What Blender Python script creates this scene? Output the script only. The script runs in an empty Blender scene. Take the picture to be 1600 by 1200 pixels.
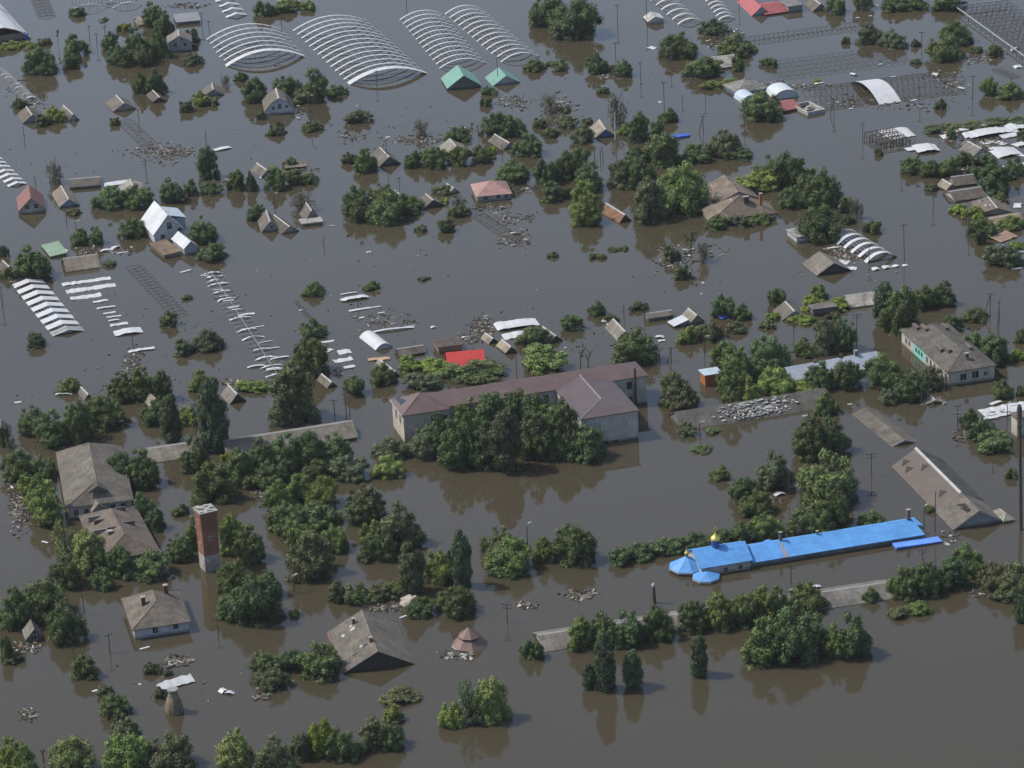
import bpy, math, random
from mathutils import Vector, Matrix
S = bpy.context.scene
C = S.collection
HAZE = .00003
R = math.radians
# ------------------------------------------------------------------ camera
FPX, PITCH, ROLL, CAMH = 5200.0, R(22.0), R(2.9), 277.0
fwd = Vector((0, math.cos(PITCH), -math.sin(PITCH)))
r0 = Vector((1, 0, 0)); u0 = Vector((0, math.sin(PITCH), math.cos(PITCH)))
rt = r0*math.cos(ROLL) - u0*math.sin(ROLL)
up = r0*math.sin(ROLL) + u0*math.cos(ROLL)
CAM = Vector((0, 0, CAMH))
cd = bpy.data.cameras.new('camera'); cam = bpy.data.objects.new('camera', cd); C.objects.link(cam)
cd.sensor_width = 36; cd.lens = 36*FPX/1600; cd.clip_start = 1; cd.clip_end = 30000
M = Matrix.Identity(4)
for i in range(3):
    M[i][0] = rt[i]; M[i][1] = up[i]; M[i][2] = -fwd[i]; M[i][3] = CAM[i]
cam.matrix_world = M
S.camera = cam
# ------------------------------------------------------------------ light
SUN_EL, SUN_AZ = R(53), R(-77)          # azimuth clockwise from +Y
w = bpy.data.worlds.new('World'); S.world = w; w.use_nodes = True
nt = w.node_tree; bg = nt.nodes['Background']
sky = nt.nodes.new('ShaderNodeTexSky'); sky.sky_type = 'NISHITA'; sky.sun_disc = False
sky.sun_elevation = SUN_EL; sky.sun_rotation = SUN_AZ; sky.air_density = 1.0; sky.dust_density = 2.5; sky.ozone_density = 1.0
nt.links.new(sky.outputs[0], bg.inputs[0]); bg.inputs[1].default_value = 0.14
sd = bpy.data.lights.new('sun', 'SUN'); sd.energy = 3.1; sd.angle = R(0.5); sd.color = (1, .95, .87)
so = bpy.data.objects.new('sun', sd); C.objects.link(so)
tosun = Vector((math.sin(SUN_AZ)*math.cos(SUN_EL), math.cos(SUN_AZ)*math.cos(SUN_EL), math.sin(SUN_EL)))
so.rotation_euler = tosun.to_track_quat('Z', 'Y').to_euler()
so.location = (0, 700, 400)
S.view_settings.view_transform = 'Standard'; S.view_settings.look = 'None'
S.view_settings.exposure = 0.53; S.view_settings.gamma = 1
S.render.engine = 'CYCLES'
# ------------------------------------------------------------------ pixel helpers
def P(x, y, z=0.0):
    d = fwd + rt*((x-800)/FPX) - up*((y-600)/FPX)
    t = (z-CAMH)/d.z
    return CAM + d*t
def proj(p):
    v = Vector(p)-CAM; d = v.dot(fwd)
    return (800+FPX*v.dot(rt)/d, 600-FPX*v.dot(up)/d)
def ppm(x, y): return FPX/((P(x, y)-CAM).dot(fwd))
def hm(x, y, px):
    p = P(x, y); a = proj(p); b = proj(p+Vector((0, 0, 1)))
    return px/(a[1]-b[1])
def sinp(x, y):
    d = (P(x, y)-CAM).normalized(); return -d.z
YAW = R(15.5)
# ------------------------------------------------------------------ mesh builder
class MB:
    def __init__(s): s.v = []; s.f = []
    def add(s, vs, fs):
        n = len(s.v); s.v += [tuple(q) for q in vs]; s.f += [tuple(i+n for i in f) for f in fs]
    def box(s, x0, x1, y0, y1, z0, z1):
        s.add([(x0,y0,z0),(x1,y0,z0),(x1,y1,z0),(x0,y1,z0),(x0,y0,z1),(x1,y0,z1),(x1,y1,z1),(x0,y1,z1)],
              [(0,3,2,1),(4,5,6,7),(0,1,5,4),(1,2,6,5),(2,3,7,6),(3,0,4,7)])
    def ext(s, prof, y0, y1):           # closed profile (x,z) extruded in y
        n = len(prof)
        s.add([(x, y0, z) for x, z in prof]+[(x, y1, z) for x, z in prof],
              [tuple(range(n)), tuple(range(2*n-1, n-1, -1))]+[(i, i+n, (i+1) % n+n, (i+1) % n) for i in range(n)])
    def slab(s, pts, t):                # polygon given by its top, thickness t down
        n = len(pts)
        s.add([tuple(p) for p in pts]+[(p[0], p[1], p[2]-t) for p in pts],
              [tuple(range(n)), tuple(range(2*n-1, n-1, -1))]+[(i, i+n, (i+1) % n+n, (i+1) % n) for i in range(n)])
    def rod(s, a, b, r, r2=None, n=5):
        a = Vector(a); b = Vector(b); d = (b-a)
        if d.length < 1e-5: return
        d.normalize(); x = d.orthogonal().normalized(); y = d.cross(x); r2 = r if r2 is None else r2
        vs = [a+(x*math.cos(k*2*math.pi/n)+y*math.sin(k*2*math.pi/n))*r for k in range(n)]
        vs += [b+(x*math.cos(k*2*math.pi/n)+y*math.sin(k*2*math.pi/n))*r2 for k in range(n)]
        s.add(vs, [(k, (k+1) % n, (k+1) % n+n, k+n) for k in range(n)]+[tuple(range(n-1, -1, -1)), tuple(range(n, 2*n))])
    def lathe(s, prof, n=16, c=(0, 0)): # prof list of (r,z) bottom to top
        m = len(prof); vs = []
        for r, z in prof:
            for k in range(n):
                a = 2*math.pi*k/n; vs.append((c[0]+r*math.cos(a), c[1]+r*math.sin(a), z))
        fs = []
        for j in range(m-1):
            for k in range(n):
                fs.append((j*n+k, j*n+(k+1) % n, (j+1)*n+(k+1) % n, (j+1)*n+k))
        fs += [tuple(range(n-1, -1, -1)), tuple(range((m-1)*n, m*n))]
        s.add(vs, fs)
    def mesh(s, name, mat):
        me = bpy.data.meshes.new(name); me.from_pydata(s.v, [], s.f); me.update()
        if mat: me.materials.append(mat)
        return me
    def build(s, name, mat, parent=None, color=None):
        o = bpy.data.objects.new(name, s.mesh(name, mat)); C.objects.link(o)
        if parent: o.parent = parent
        if color: o.color = (*color, 1)
        return o
def tag(o, label=None, cat=None, group=None, kind=None):
    if label: o['label'] = label
    if cat: o['category'] = cat
    if group: o['group'] = group
    if kind: o['kind'] = kind
    return o
def empty(name, loc, yaw=0.0):
    o = bpy.data.objects.new(name, None); C.objects.link(o); o.location = loc; o.rotation_euler = (0, 0, yaw)
    o.empty_display_size = .5
    return o
# ------------------------------------------------------------------ materials
def newmat(name):
    m = bpy.data.materials.new(name); m.use_nodes = True
    return m, m.node_tree, m.node_tree.nodes['Principled BSDF']
def N(t, k, **kw):
    n = t.nodes.new(k)
    for a, b in kw.items(): setattr(n, a, b)
    return n
def weathered(name, base=None, rough=.85, amt=.35, scale=.6, stripes=None, stripe_amt=.12, stripe_axis='Y', streak=0.0, spec=.2, metal=0, dirt=None, bricks=False, tide=False):
    """base None: takes the object's own colour."""
    m, t, p = newmat(name); L = t.links.new
    if base is None:
        src = N(t, 'ShaderNodeObjectInfo').outputs['Color']
    else:
        rgb = N(t, 'ShaderNodeRGB'); rgb.outputs[0].default_value = (*base, 1); src = rgb.outputs[0]
    tc = N(t, 'ShaderNodeTexCoord')
    oi = N(t, 'ShaderNodeObjectInfo')
    off = N(t, 'ShaderNodeVectorMath', operation='MULTIPLY_ADD')
    L(oi.outputs['Random'], off.inputs[0]); off.inputs[1].default_value = (97, 61, 37); L(tc.outputs['Object'], off.inputs[2])
    def noise(sc, det, vec=None):
        n = N(t, 'ShaderNodeTexNoise'); n.inputs['Scale'].default_value = sc; n.inputs['Detail'].default_value = det
        n.inputs['Roughness'].default_value = .65; L(vec or off.outputs[0], n.inputs['Vector']); return n
    def val(fac, lo, hi, src_c, a=.3, b=.7):
        mr = N(t, 'ShaderNodeMapRange'); mr.inputs['From Min'].default_value = a; mr.inputs['From Max'].default_value = b
        mr.inputs['To Min'].default_value = lo; mr.inputs['To Max'].default_value = hi; L(fac, mr.inputs['Value'])
        mx = N(t, 'ShaderNodeVectorMath', operation='SCALE'); L(src_c, mx.inputs[0]); L(mr.outputs[0], mx.inputs['Scale']); return mx.outputs[0]
    sc0_ = N(t, 'ShaderNodeVectorMath', operation='SCALE'); L(src, sc0_.inputs[0]); sc0_.inputs['Scale'].default_value = .76; c = sc0_.outputs[0]
    if bricks:
        bk = N(t, 'ShaderNodeTexBrick'); bk.inputs['Scale'].default_value = 2.2; bk.inputs['Mortar Size'].default_value = .03
        bk.inputs['Color1'].default_value = (1, 1, 1, 1); bk.inputs['Color2'].default_value = (.75, .75, .75, 1); bk.inputs['Mortar'].default_value = (.8, .8, .8, 1)
        mp = N(t, 'ShaderNodeMapping'); mp.inputs['Rotation'].default_value = (math.pi/2, 0, 0); L(tc.outputs['Object'], mp.inputs[0]); L(mp.outputs[0], bk.inputs['Vector'])
        mm = N(t, 'ShaderNodeVectorMath', operation='MULTIPLY'); L(c, mm.inputs[0]); L(bk.outputs['Color'], mm.inputs[1]); c = mm.outputs[0]
    c = val(noise(scale, 5).outputs[0], 1-amt, 1+amt*.6, c)
    c = val(noise(scale*5, 3).outputs[0], 1-amt*.5, 1+amt*.4, c)
    if dirt:
        n3 = noise(.45, 6); mr = N(t, 'ShaderNodeMapRange'); mr.inputs['From Min'].default_value = .5; mr.inputs['From Max'].default_value = .66
        L(n3.outputs[0], mr.inputs['Value']); mr.inputs['To Max'].default_value = .7
        mx = N(t, 'ShaderNodeMix', data_type='RGBA'); L(mr.outputs[0], mx.inputs['Factor']); L(c, mx.inputs[6]); mx.inputs[7].default_value = (*dirt, 1); c = mx.outputs[2]
    if streak:
        sp = N(t, 'ShaderNodeMapping'); sp.inputs['Scale'].default_value = (3, .3, .3) if stripe_axis == 'Y' else (3, 3, .25); L(off.outputs[0], sp.inputs[0])
        sn = noise(1.5, 4, sp.outputs[0]); c = val(sn.outputs[0], 1-streak, 1+streak*.5, c)
    if stripes:
        sx = N(t, 'ShaderNodeSeparateXYZ'); L(tc.outputs['Object'], sx.inputs[0])
        ma = N(t, 'ShaderNodeMath', operation='MULTIPLY'); L(sx.outputs[stripe_axis], ma.inputs[0]); ma.inputs[1].default_value = stripes
        fr = N(t, 'ShaderNodeMath', operation='FRACT'); L(ma.outputs[0], fr.inputs[0])
        pp = N(t, 'ShaderNodeMath', operation='PINGPONG'); L(fr.outputs[0], pp.inputs[0]); pp.inputs[1].default_value = .5
        c = val(pp.outputs[0], 1-stripe_amt*2, 1.0, c, 0, .14)
        fl = N(t, 'ShaderNodeMath', operation='FLOOR'); L(ma.outputs[0], fl.inputs[0])
        sx2 = N(t, 'ShaderNodeMath', operation='MULTIPLY'); L(sx.outputs['X'], sx2.inputs[0]); sx2.inputs[1].default_value = .6
        fl2 = N(t, 'ShaderNodeMath', operation='FLOOR'); L(sx2.outputs[0], fl2.inputs[0])
        cb = N(t, 'ShaderNodeCombineXYZ'); L(fl.outputs[0], cb.inputs[0]); L(fl2.outputs[0], cb.inputs[1]); L(oi.outputs['Random'], cb.inputs[2])
        wn = N(t, 'ShaderNodeTexWhiteNoise'); L(cb.outputs[0], wn.inputs['Vector'])
        c = val(wn.outputs['Value'], 1-stripe_amt, 1+stripe_amt, c, 0, 1)
    if tide:        # wet, silty band left where the flood laps the wall
        sz = N(t, 'ShaderNodeSeparateXYZ'); L(tc.outputs['Object'], sz.inputs[0]); nn_ = noise(.8, 3)
        ad = N(t, 'ShaderNodeMath', operation='MULTIPLY_ADD'); L(nn_.outputs[0], ad.inputs[0]); ad.inputs[1].default_value = -.5; L(sz.outputs['Z'], ad.inputs[2])
        mr_ = N(t, 'ShaderNodeMapRange'); mr_.inputs['From Min'].default_value = .1; mr_.inputs['From Max'].default_value = .35; mr_.inputs['To Min'].default_value = .55; mr_.inputs['To Max'].default_value = 1; L(ad.outputs[0], mr_.inputs['Value'])
        sv = N(t, 'ShaderNodeVectorMath', operation='SCALE'); L(c, sv.inputs[0]); L(mr_.outputs[0], sv.inputs['Scale']); c = sv.outputs[0]
    L(c, p.inputs['Base Color']); p.inputs['Roughness'].default_value = rough
    p.inputs['Specular IOR Level'].default_value = spec; p.inputs['Metallic'].default_value = metal
    b = N(t, 'ShaderNodeBump'); b.inputs['Strength'].default_value = .4; b.inputs['Distance'].default_value = .06
    L(noise(3, 4).outputs[0], b.inputs['Height']); L(b.outputs[0], p.inputs['Normal'])
    return m
m_slate = weathered('slate_sheets', None, .9, .4, .35, stripes=.8, stripe_amt=.1, streak=.3, dirt=(.1, .095, .085))
m_metalroof = weathered('painted_metal_roof', None, .55, .16, .3, stripes=1.6, stripe_amt=.07, streak=.12, spec=.35)
m_wall = weathered('plastered_wall', None, .9, .24, .5, stripe_axis='Z', streak=.25, tide=True)
m_brick = weathered('brickwork', None, .9, .2, .5, bricks=True, stripe_axis='Z', streak=.15)
m_wood = weathered('weathered_wood', None, .9, .35, .8, streak=.3)
m_white = weathered('pale_painted_board', (.4, .4, .38), .8, .25, .8)
m_film = weathered('greenhouse_film', (.5, .515, .525), .5, .14, .5, spec=.4)
m_pipe = weathered('galvanised_pipe', (.34, .35, .36), .5, .2, 1)
m_rust = weathered('rusty_steel', (.085, .075, .065), .85, .3, 1)
m_pole = weathered('weathered_pole', (.09, .085, .08), .9, .3, 1)
m_conc = weathered('concrete', (.3, .29, .27), .9, .3, .6)
m_plain = weathered('plain_paint', None, .6, .12, .5, spec=.35)
m_bark = weathered('bark', (.07, .055, .04), .95, .3, 2)
m_dark, _t, _p = newmat('window_glass'); _p.inputs['Base Color'].default_value = (.012, .014, .016, 1); _p.inputs['Roughness'].default_value = .12
m_gold, _t, _p = newmat('gilded_metal'); _p.inputs['Base Color'].default_value = (.62, .47, .12, 1); _p.inputs['Metallic'].default_value = .7; _p.inputs['Roughness'].default_value = .35
# debris: one colour per loose piece
m_debris, t, p = newmat('debris_pieces'); g = N(t, 'ShaderNodeNewGeometry'); cr = N(t, 'ShaderNodeValToRGB')
cr.color_ramp.interpolation = 'CONSTANT'
els = [(0, (.03, .027, .02)), (.3, (.06, .052, .04)), (.5, (.1, .085, .06)), (.7, (.15, .135, .11)), (.84, (.23, .22, .2)), (.94, (.38, .37, .36)), (.985, (.2, .08, .05))]
cr.color_ramp.elements[0].color = (*els[0][1], 1); cr.color_ramp.elements[0].position = 0
cr.color_ramp.elements[1].color = (*els[1][1], 1); cr.color_ramp.elements[1].position = els[1][0]
for q, c_ in els[2:]:
    e = cr.color_ramp.elements.new(q); e.color = (*c_, 1)
t.links.new(g.outputs['Random Per Island'], cr.inputs[0]); t.links.new(cr.outputs[0], p.inputs['Base Color']); p.inputs['Roughness'].default_value = .85
# leaves
m_leaf, t, p = newmat('leaves'); L = t.links.new
oi = N(t, 'ShaderNodeObjectInfo'); g = N(t, 'ShaderNodeNewGeometry'); tc = N(t, 'ShaderNodeTexCoord')
mr = N(t, 'ShaderNodeMapRange'); mr.inputs['To Min'].default_value = .5; mr.inputs['To Max'].default_value = 1.6; L(g.outputs['Random Per Island'], mr.inputs['Value'])
nz = N(t, 'ShaderNodeTexNoise'); nz.inputs['Scale'].default_value = 2.3; nz.inputs['Detail'].default_value = 2
ov = N(t, 'ShaderNodeVectorMath', operation='MULTIPLY_ADD'); L(oi.outputs['Random'], ov.inputs[0]); ov.inputs[1].default_value = (31, 17, 53); L(tc.outputs['Object'], ov.inputs[2]); L(ov.outputs[0], nz.inputs['Vector'])
mr2 = N(t, 'ShaderNodeMapRange'); mr2.inputs['From Min'].default_value = .3; mr2.inputs['From Max'].default_value = .7; mr2.inputs['To Min'].default_value = .72; mr2.inputs['To Max'].default_value = 1.3; L(nz.outputs[0], mr2.inputs['Value'])
mm = N(t, 'ShaderNodeMath', operation='MULTIPLY'); L(mr.outputs[0], mm.inputs[0]); L(mr2.outputs[0], mm.inputs[1])
sc = N(t, 'ShaderNodeVectorMath', operation='SCALE'); L(oi.outputs['Color'], sc.inputs[0]); L(mm.outputs[0], sc.inputs['Scale'])
L(sc.outputs[0], p.inputs['Base Color']); p.inputs['Roughness'].default_value = .6; p.inputs['Specular IOR Level'].default_value = .25
tr = N(t, 'ShaderNodeBsdfTranslucent'); sc2 = N(t, 'ShaderNodeVectorMath', operation='MULTIPLY'); L(sc.outputs[0], sc2.inputs[0]); sc2.inputs[1].default_value = (1.3, 1.5, .6); L(sc2.outputs[0], tr.inputs[0])
ms = N(t, 'ShaderNodeMixShader'); ms.inputs[0].default_value = .15; L(p.outputs[0], ms.inputs[1]); L(tr.outputs[0], ms.inputs[2])
L(ms.outputs[0], t.nodes['Material Output'].inputs[0])
# muddy water
m_water, t, p = newmat('muddy_flood_water'); L = t.links.new
tc = N(t, 'ShaderNodeTexCoord'); nz = N(t, 'ShaderNodeTexNoise'); nz.inputs['Scale'].default_value = .006; nz.inputs['Detail'].default_value = 4; L(tc.outputs['Object'], nz.inputs['Vector'])
mx = N(t, 'ShaderNodeMix', data_type='RGBA'); mx.inputs[6].default_value = (.037, .031, .018, 1); mx.inputs[7].default_value = (.048, .041, .026, 1); L(nz.outputs[0], mx.inputs['Factor'])
mpw = N(t, 'ShaderNodeMapping'); mpw.inputs['Rotation'].default_value = (0, 0, R(-20)); mpw.inputs['Scale'].default_value = (.35, 2.2, 1); L(tc.outputs['Object'], mpw.inputs[0]); L(mx.outputs[2], p.inputs['Base Color'])
p.inputs['IOR'].default_value = 1.33; p.inputs['Specular IOR Level'].default_value = .5
n2 = N(t, 'ShaderNodeTexNoise'); n2.inputs['Scale'].default_value = .02; n2.inputs['Detail'].default_value = 6; n2.inputs['Roughness'].default_value = .6; L(mpw.outputs[0], n2.inputs['Vector'])
mr = N(t, 'ShaderNodeMapRange'); mr.inputs['From Min'].default_value = .42; mr.inputs['From Max'].default_value = .62; mr.inputs['To Min'].default_value = .01; mr.inputs['To Max'].default_value = .05; L(n2.outputs[0], mr.inputs['Value']); L(mr.outputs[0], p.inputs['Roughness'])
n3 = N(t, 'ShaderNodeTexNoise'); n3.inputs['Scale'].default_value = .9; n3.inputs['Detail'].default_value = 3; L(tc.outputs['Object'], n3.inputs['Vector'])
b = N(t, 'ShaderNodeBump'); b.inputs['Distance'].default_value = .03; L(n3.outputs[0], b.inputs['Height'])
mr3 = N(t, 'ShaderNodeMapRange'); mr3.inputs['From Min'].default_value = .4; mr3.inputs['From Max'].default_value = .62; mr3.inputs['To Min'].default_value = .04; mr3.inputs['To Max'].default_value = .14; L(n2.outputs[0], mr3.inputs['Value']); L(mr3.outputs[0], b.inputs['Strength'])
L(b.outputs[0], p.inputs['Normal'])
mb = MB(); mb.add([(-9000, -2000, 0), (9000, -2000, 0), (9000, 20000, 0), (-9000, 20000, 0)], [(0, 1, 2, 3)])
tag(mb.build('flood_water', m_water), 'calm muddy brown flood water covering the whole village', 'water', kind='structure')

LAND = []       # (phrase, x, y): things labels can point to
def land(ph, x, y): LAND.append((ph, x, y))
# ------------------------------------------------------------------ houses
SLATE = (.155, .139, .116); SLATED = (.11, .099, .083); SLATEL = (.21, .19, .165); BROWN = (.2, .15, .115)
MAROON = (.27, .1, .085); WHITE = (.5, .5, .48); CREAM = (.55, .5, .4); BLUEW = (.3, .38, .48); GREYW = (.34, .35, .36)
def frame_of(F, Rr, B, z=0.0, yaw=None, L=None):
    f = P(*F, z); r = P(*Rr, z)
    if yaw is None:
        d = (r-f); a = math.atan2(d.y, d.x); W = d.length
        if abs(a-YAW) > R(9): a = YAW + (R(9) if a > YAW else -R(9)); 
    else:
        a = yaw; W = (r-f).length
    u = Vector((math.cos(a), math.sin(a), 0)); v = Vector((-math.sin(a), math.cos(a), 0))
    if L is None:
        b = P(*B, z); L = max(2.0, (b-f).length*.97)
    c = f+u*W/2+v*L/2
    return Vector((c.x, c.y, 0)), a, W, L
def window(par, side, t, z, ww, wh, W, L, glass=m_dark):
    """side in canonical frame: '-y','-x','+x','+y'; t 0..1 along the wall."""
    e = .05
    fr = MB(); pn = MB(); b = .13
    if side[1] == 'y':
        s = -1 if side[0] == '-' else 1
        cx = -W/2+W*t; y = s*L/2
        ys = sorted((y, y+s*e)); yp = sorted((y, y+s*(e-.02)))
        for q in ((cx-ww/2-b, cx-ww/2, z-b, z+wh+b), (cx+ww/2, cx+ww/2+b, z-b, z+wh+b), (cx-ww/2, cx+ww/2, z-b, z), (cx-ww/2, cx+ww/2, z+wh, z+wh+b), (cx-.04, cx+.04, z, z+wh)):
            fr.box(q[0], q[1], ys[0], ys[1], q[2], q[3])
        pn.box(cx-ww/2, cx+ww/2, yp[0], yp[1], z, z+wh)
    else:
        s = -1 if side[0] == '-' else 1
        cy = L/2-L*t; x = s*W/2
        xs = sorted((x, x+s*e)); xp = sorted((x, x+s*(e-.02)))
        for q in ((cy-ww/2-b, cy-ww/2, z-b, z+wh+b), (cy+ww/2, cy+ww/2+b, z-b, z+wh+b), (cy-ww/2, cy+ww/2, z-b, z), (cy-ww/2, cy+ww/2, z+wh, z+wh+b), (cy-.04, cy+.04, z, z+wh)):
            fr.box(xs[0], xs[1], q[0], q[1], q[2], q[3])
        pn.box(xp[0], xp[1], cy-ww/2, cy+ww/2, z, z+wh)
    o = fr.build('window', m_white, par); pn.build('pane', glass, o); return o
def chimney(par, x, y, z0, h, wx=.6, wy=.6, mat=None, col=(.25, .12, .08), name='chimney', cap=True):
    m = MB(); m.box(x-wx/2, x+wx/2, y-wy/2, y+wy/2, z0, z0+h)
    o = m.build(name, mat or m_brick, par, col)
    if cap:
        m = MB(); m.box(x-wx/2-.08, x+wx/2+.08, y-wy/2-.08, y+wy/2+.08, z0+h, z0+h+.12); m.build('chimney_cap', m_conc, o)
    return o
ROOFS = {}
def house(name, label, F, Rr, B, wpx, rpx, kind='v', roof=SLATE, wall=GREYW, rmat=None, wmat=None, over=.3, yaw=None, L=None, z=0.0,
          wins=(), cap=True, verge=False, chim=(), cat='house', tilt=0, lm=None, hipf=.5, group=None, holes=0, wall2=None, ez=False):
    """ez: the three corners are eave corners (at wall height) instead of waterline corners."""
    rmat = rmat or m_slate; wmat = wmat or m_wall
    wh = hm(*F, wpx); rh = hm(*F, rpx)
    c, a, W, Ln = frame_of(F, Rr, B, wh if ez else 0.0, yaw, L)
    side = {'front': '-y', 'left': '-x', 'right': '+x', 'back': '+y'}
    if kind in ('u', 'hipu', 'shedu'):
        a += math.pi/2; W, Ln = Ln, W; side = {'front': '-x', 'left': '+y', 'right': '-y', 'back': '+x'}; kind = {'u': 'v', 'hipu': 'hip', 'shedu': 'shed'}[kind]
    e = empty(name, (c.x, c.y, z), a)
    if tilt: e.rotation_euler = (R(tilt)*.6, R(tilt), a)
    tag(e, label, cat, group)
    zb = -2.2; th = .14; hw = W/2; hl = Ln/2
    ww = MB(); rr = MB(); rc = MB(); random.seed(label)
    def prof_roof(pr):                      # pr: list of (x,z) tops left to right
        for (x0, z0), (x1, z1) in zip(pr, pr[1:]):
            # slabs in several panels so that the edge is a little uneven
            rr.add([(x0, -hl-over, z0), (x1, -hl-over, z1), (x1, hl+over, z1), (x0, hl+over, z0),
                    (x0, -hl-over, z0-th), (x1, -hl-over, z1-th), (x1, hl+over, z1-th), (x0, hl+over, z0-th)],
                   [(0, 1, 2, 3), (7, 6, 5, 4), (0, 4, 5, 1), (1, 5, 6, 2), (2, 6, 7, 3), (3, 7, 4, 0)])
    if kind == 'v':
        sl = rh/hw
        prof_roof([(-hw-over, wh-over*sl), (0, wh+rh), (hw+over, wh-over*sl)])
        ww.ext([(-hw, zb), (hw, zb), (hw, wh-th), (0, wh+rh-th), (-hw, wh-th)], -hl, hl)
        rc.ext([(-.26, wh+rh-.02-.26*sl), (0, wh+rh+.08), (.26, wh+rh-.02-.26*sl), (0, wh+rh)], -hl-over-.03, hl+over+.03)
        zr = lambda x: wh+rh*(1-abs(x)/hw)
    elif kind == 'gambrel':
        k = .55; zk = wh+rh*.62
        prof_roof([(-hw-.2, wh-.25), (-hw*k, zk), (0, wh+rh), (hw*k, zk), (hw+.2, wh-.25)])
        ww.ext([(-hw, zb), (hw, zb), (hw, wh-th), (hw*k, zk-th), (0, wh+rh-th), (-hw*k, zk-th), (-hw, wh-th)], -hl, hl)
        rc.ext([(-.3, wh+rh-.14), (0, wh+rh+.08), (.3, wh+rh-.14), (0, wh+rh)], -hl-over-.03, hl+over+.03)
        zr = lambda x: wh+rh
    elif kind == 'hip':
        X = hw+over; Y = hl+over; ry = max(0.02, Y-X*2*hipf); ez_ = wh
        if Y < X: ry = .3
        A = (-X, -Y, ez_); B_ = (X, -Y, ez_); D = (X, Y, ez_); E = (-X, Y, ez_); f1 = (0, -ry, wh+rh); f2 = (0, ry, wh+rh)
        for q in ((A, B_, f1), (B_, D, f2, f1), (D, E, f2), (E, A, f1, f2)): rr.slab(q, th)
        ww.box(-hw, hw, -hl, hl, zb, wh-.02)
        for a_, b_ in ((f1, f2), (A, f1), (B_, f1), (D, f2), (E, f2)):
            a2 = Vector(a_)+Vector((0, 0, .0)); rc.rod(a2, Vector(b_), .09, .09, 6)
        zr = lambda x: wh+rh*(1-abs(x)/hw)*.9
    elif kind == 'shed':                    # slopes down towards the front (-y) ... canonical -x side when 'shedu'
        X = hw+over; Y = hl+over
        rr.slab([(-X, -Y, wh), (X, -Y, wh+rh), (X, Y, wh+rh), (-X, Y, wh)], th)
        ww.ext([(-hw, zb), (hw, zb), (hw, wh+rh-th), (-hw, wh-th)], -hl, hl); cap = False
        zr = lambda x: wh+rh*(x+hw)/W
    elif kind == 'flat':
        rr.box(-hw-over, hw+over, -hl-over, hl+over, wh, wh+.18)
        ww.box(-hw, hw, -hl, hl, zb, wh); cap = False
        zr = lambda x: wh
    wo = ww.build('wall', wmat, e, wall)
    ro = rr.build('roof', rmat, e, roof)
    if cap: rc.build('ridge_cap', (m_white if kind != 'hip' else m_slate) if cap is True else cap, ro, tuple(min(.6, q*1.25) for q in roof))
    if verge and kind == 'v':
        vb = MB(); sl = rh/hw
        for s in (-1, 1):
            for ysgn in (-1,):
                y0 = -hl-over-.06
                vb.ext([(s*(hw+over), wh-over*sl-.25), (s*(hw+over), wh-over*sl), (0, wh+rh), (0, wh+rh-.25)][::s], y0, y0+.06)
        vb.build('verge_board', m_white, ro)
    for (sd_, t_, zz, w_, h_) in wins: window(e, side[sd_], t_, zz, w_, h_, W, Ln)
    for ch in chim:                         # (x 0..1, y 0..1 front to back, height, wx, wy, [colour])
        x = -hw+W*ch[0]; y = -hl+Ln*ch[1]; zz = zr(x)-.4
        col = ch[5] if len(ch) > 5 else (.25, .12, .08)
        chimney(ro, x, y, zz, ch[2]+.4, ch[3], ch[4], col=col, cap=max(ch[3], ch[4]) < 1.6)
    if holes:                               # dark gaps where sheets are missing, pale replaced sheets
        pm = MB(); ps = MB()
        for k in range(holes):
            sgn = -1; tt = random.uniform(.15, .8); y = random.uniform(-hl*.85, hl*.7); dl = random.uniform(.5, 1.1); dt = random.uniform(.06, .16)
            if kind == 'v': zf = lambda q: wh+rh*(1-q)
            elif kind == 'hip': zf = lambda q: wh+rh*(1-q); y *= .35
            else: break
            q0, q1 = tt, min(.95, tt+dt); o_ = .03+.004*k
            tgt = MB(); tgt.slab([(sgn*hw*q1, y, zf(q1)+o_), (sgn*hw*q0, y, zf(q0)+o_), (sgn*hw*q0, y+dl, zf(q0)+o_), (sgn*hw*q1, y+dl, zf(q1)+o_)], .02); tgt.build('replaced_sheet' if k % 3 else 'roof_hole', m_white if k % 3 else m_dark, ro)
    if lm: land(lm, (F[0]+Rr[0]+B[0])/3+(Rr[0]-F[0])*.1, (F[1]+Rr[1])/2-4)
    return e, wh, rh, W, Ln, c, a
exec_parts = []
# ================================================================== BUILDINGS
G1 = 'small drowned houses with sheet roofs'
def H(*a, **k):
    a = list(a); kd = a[7] if len(a) > 7 else k.get('kind', 'v')
    if kd == 'v' and a[6] < 26: a[6] *= .66 if a[6] > 8 else .8
    if kd == 'u': a[6] *= .78
    k.setdefault('group', G1); return house(*a, **k)
# --- top left quarter
H('two_storey_house', 'pale two storey house with three dark windows among trees left of the first arched greenhouse', (264,82),(300,80.5),(245,75),16,14,wall=GREYW,roof=SLATEL,wins=[('front',.3,1.6,.9,1.1),('front',.72,1.5,.9,1.1),('front',.6,3.4,.6,.8)],verge=True,lm='the pale treeside house')
H('shed','low brown roofed shed with white gable, among trees behind the top left house',(217,41),(240,38),(212,33),3,9,'u',roof=(.3,.26,.2),wall=WHITE,cat='shed')
H('barn','long low flat roofed barn with beige wall right of the tall top left trees',(277,39.5),(313,36),(270,27),4,1.5,'flat',roof=(.2,.21,.22),wall=(.3,.28,.23),rmat=m_metalroof,cat='barn')
H('house','lone small grey gabled roof with dark attic window, sunk to its eaves, upper left',(178,175),(211,170),(168,162),2,15,wins=[('front',.5,.8,.5,.6)],lm='the lone sunken gable')
H('shed','tiny tilted shed with open dark gable just right of the lone sunken grey gable',(240,161),(259,158),(232,151),3,9,roof=SLATED,wall=(.1,.1,.1),cat='shed',tilt=3)
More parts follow.
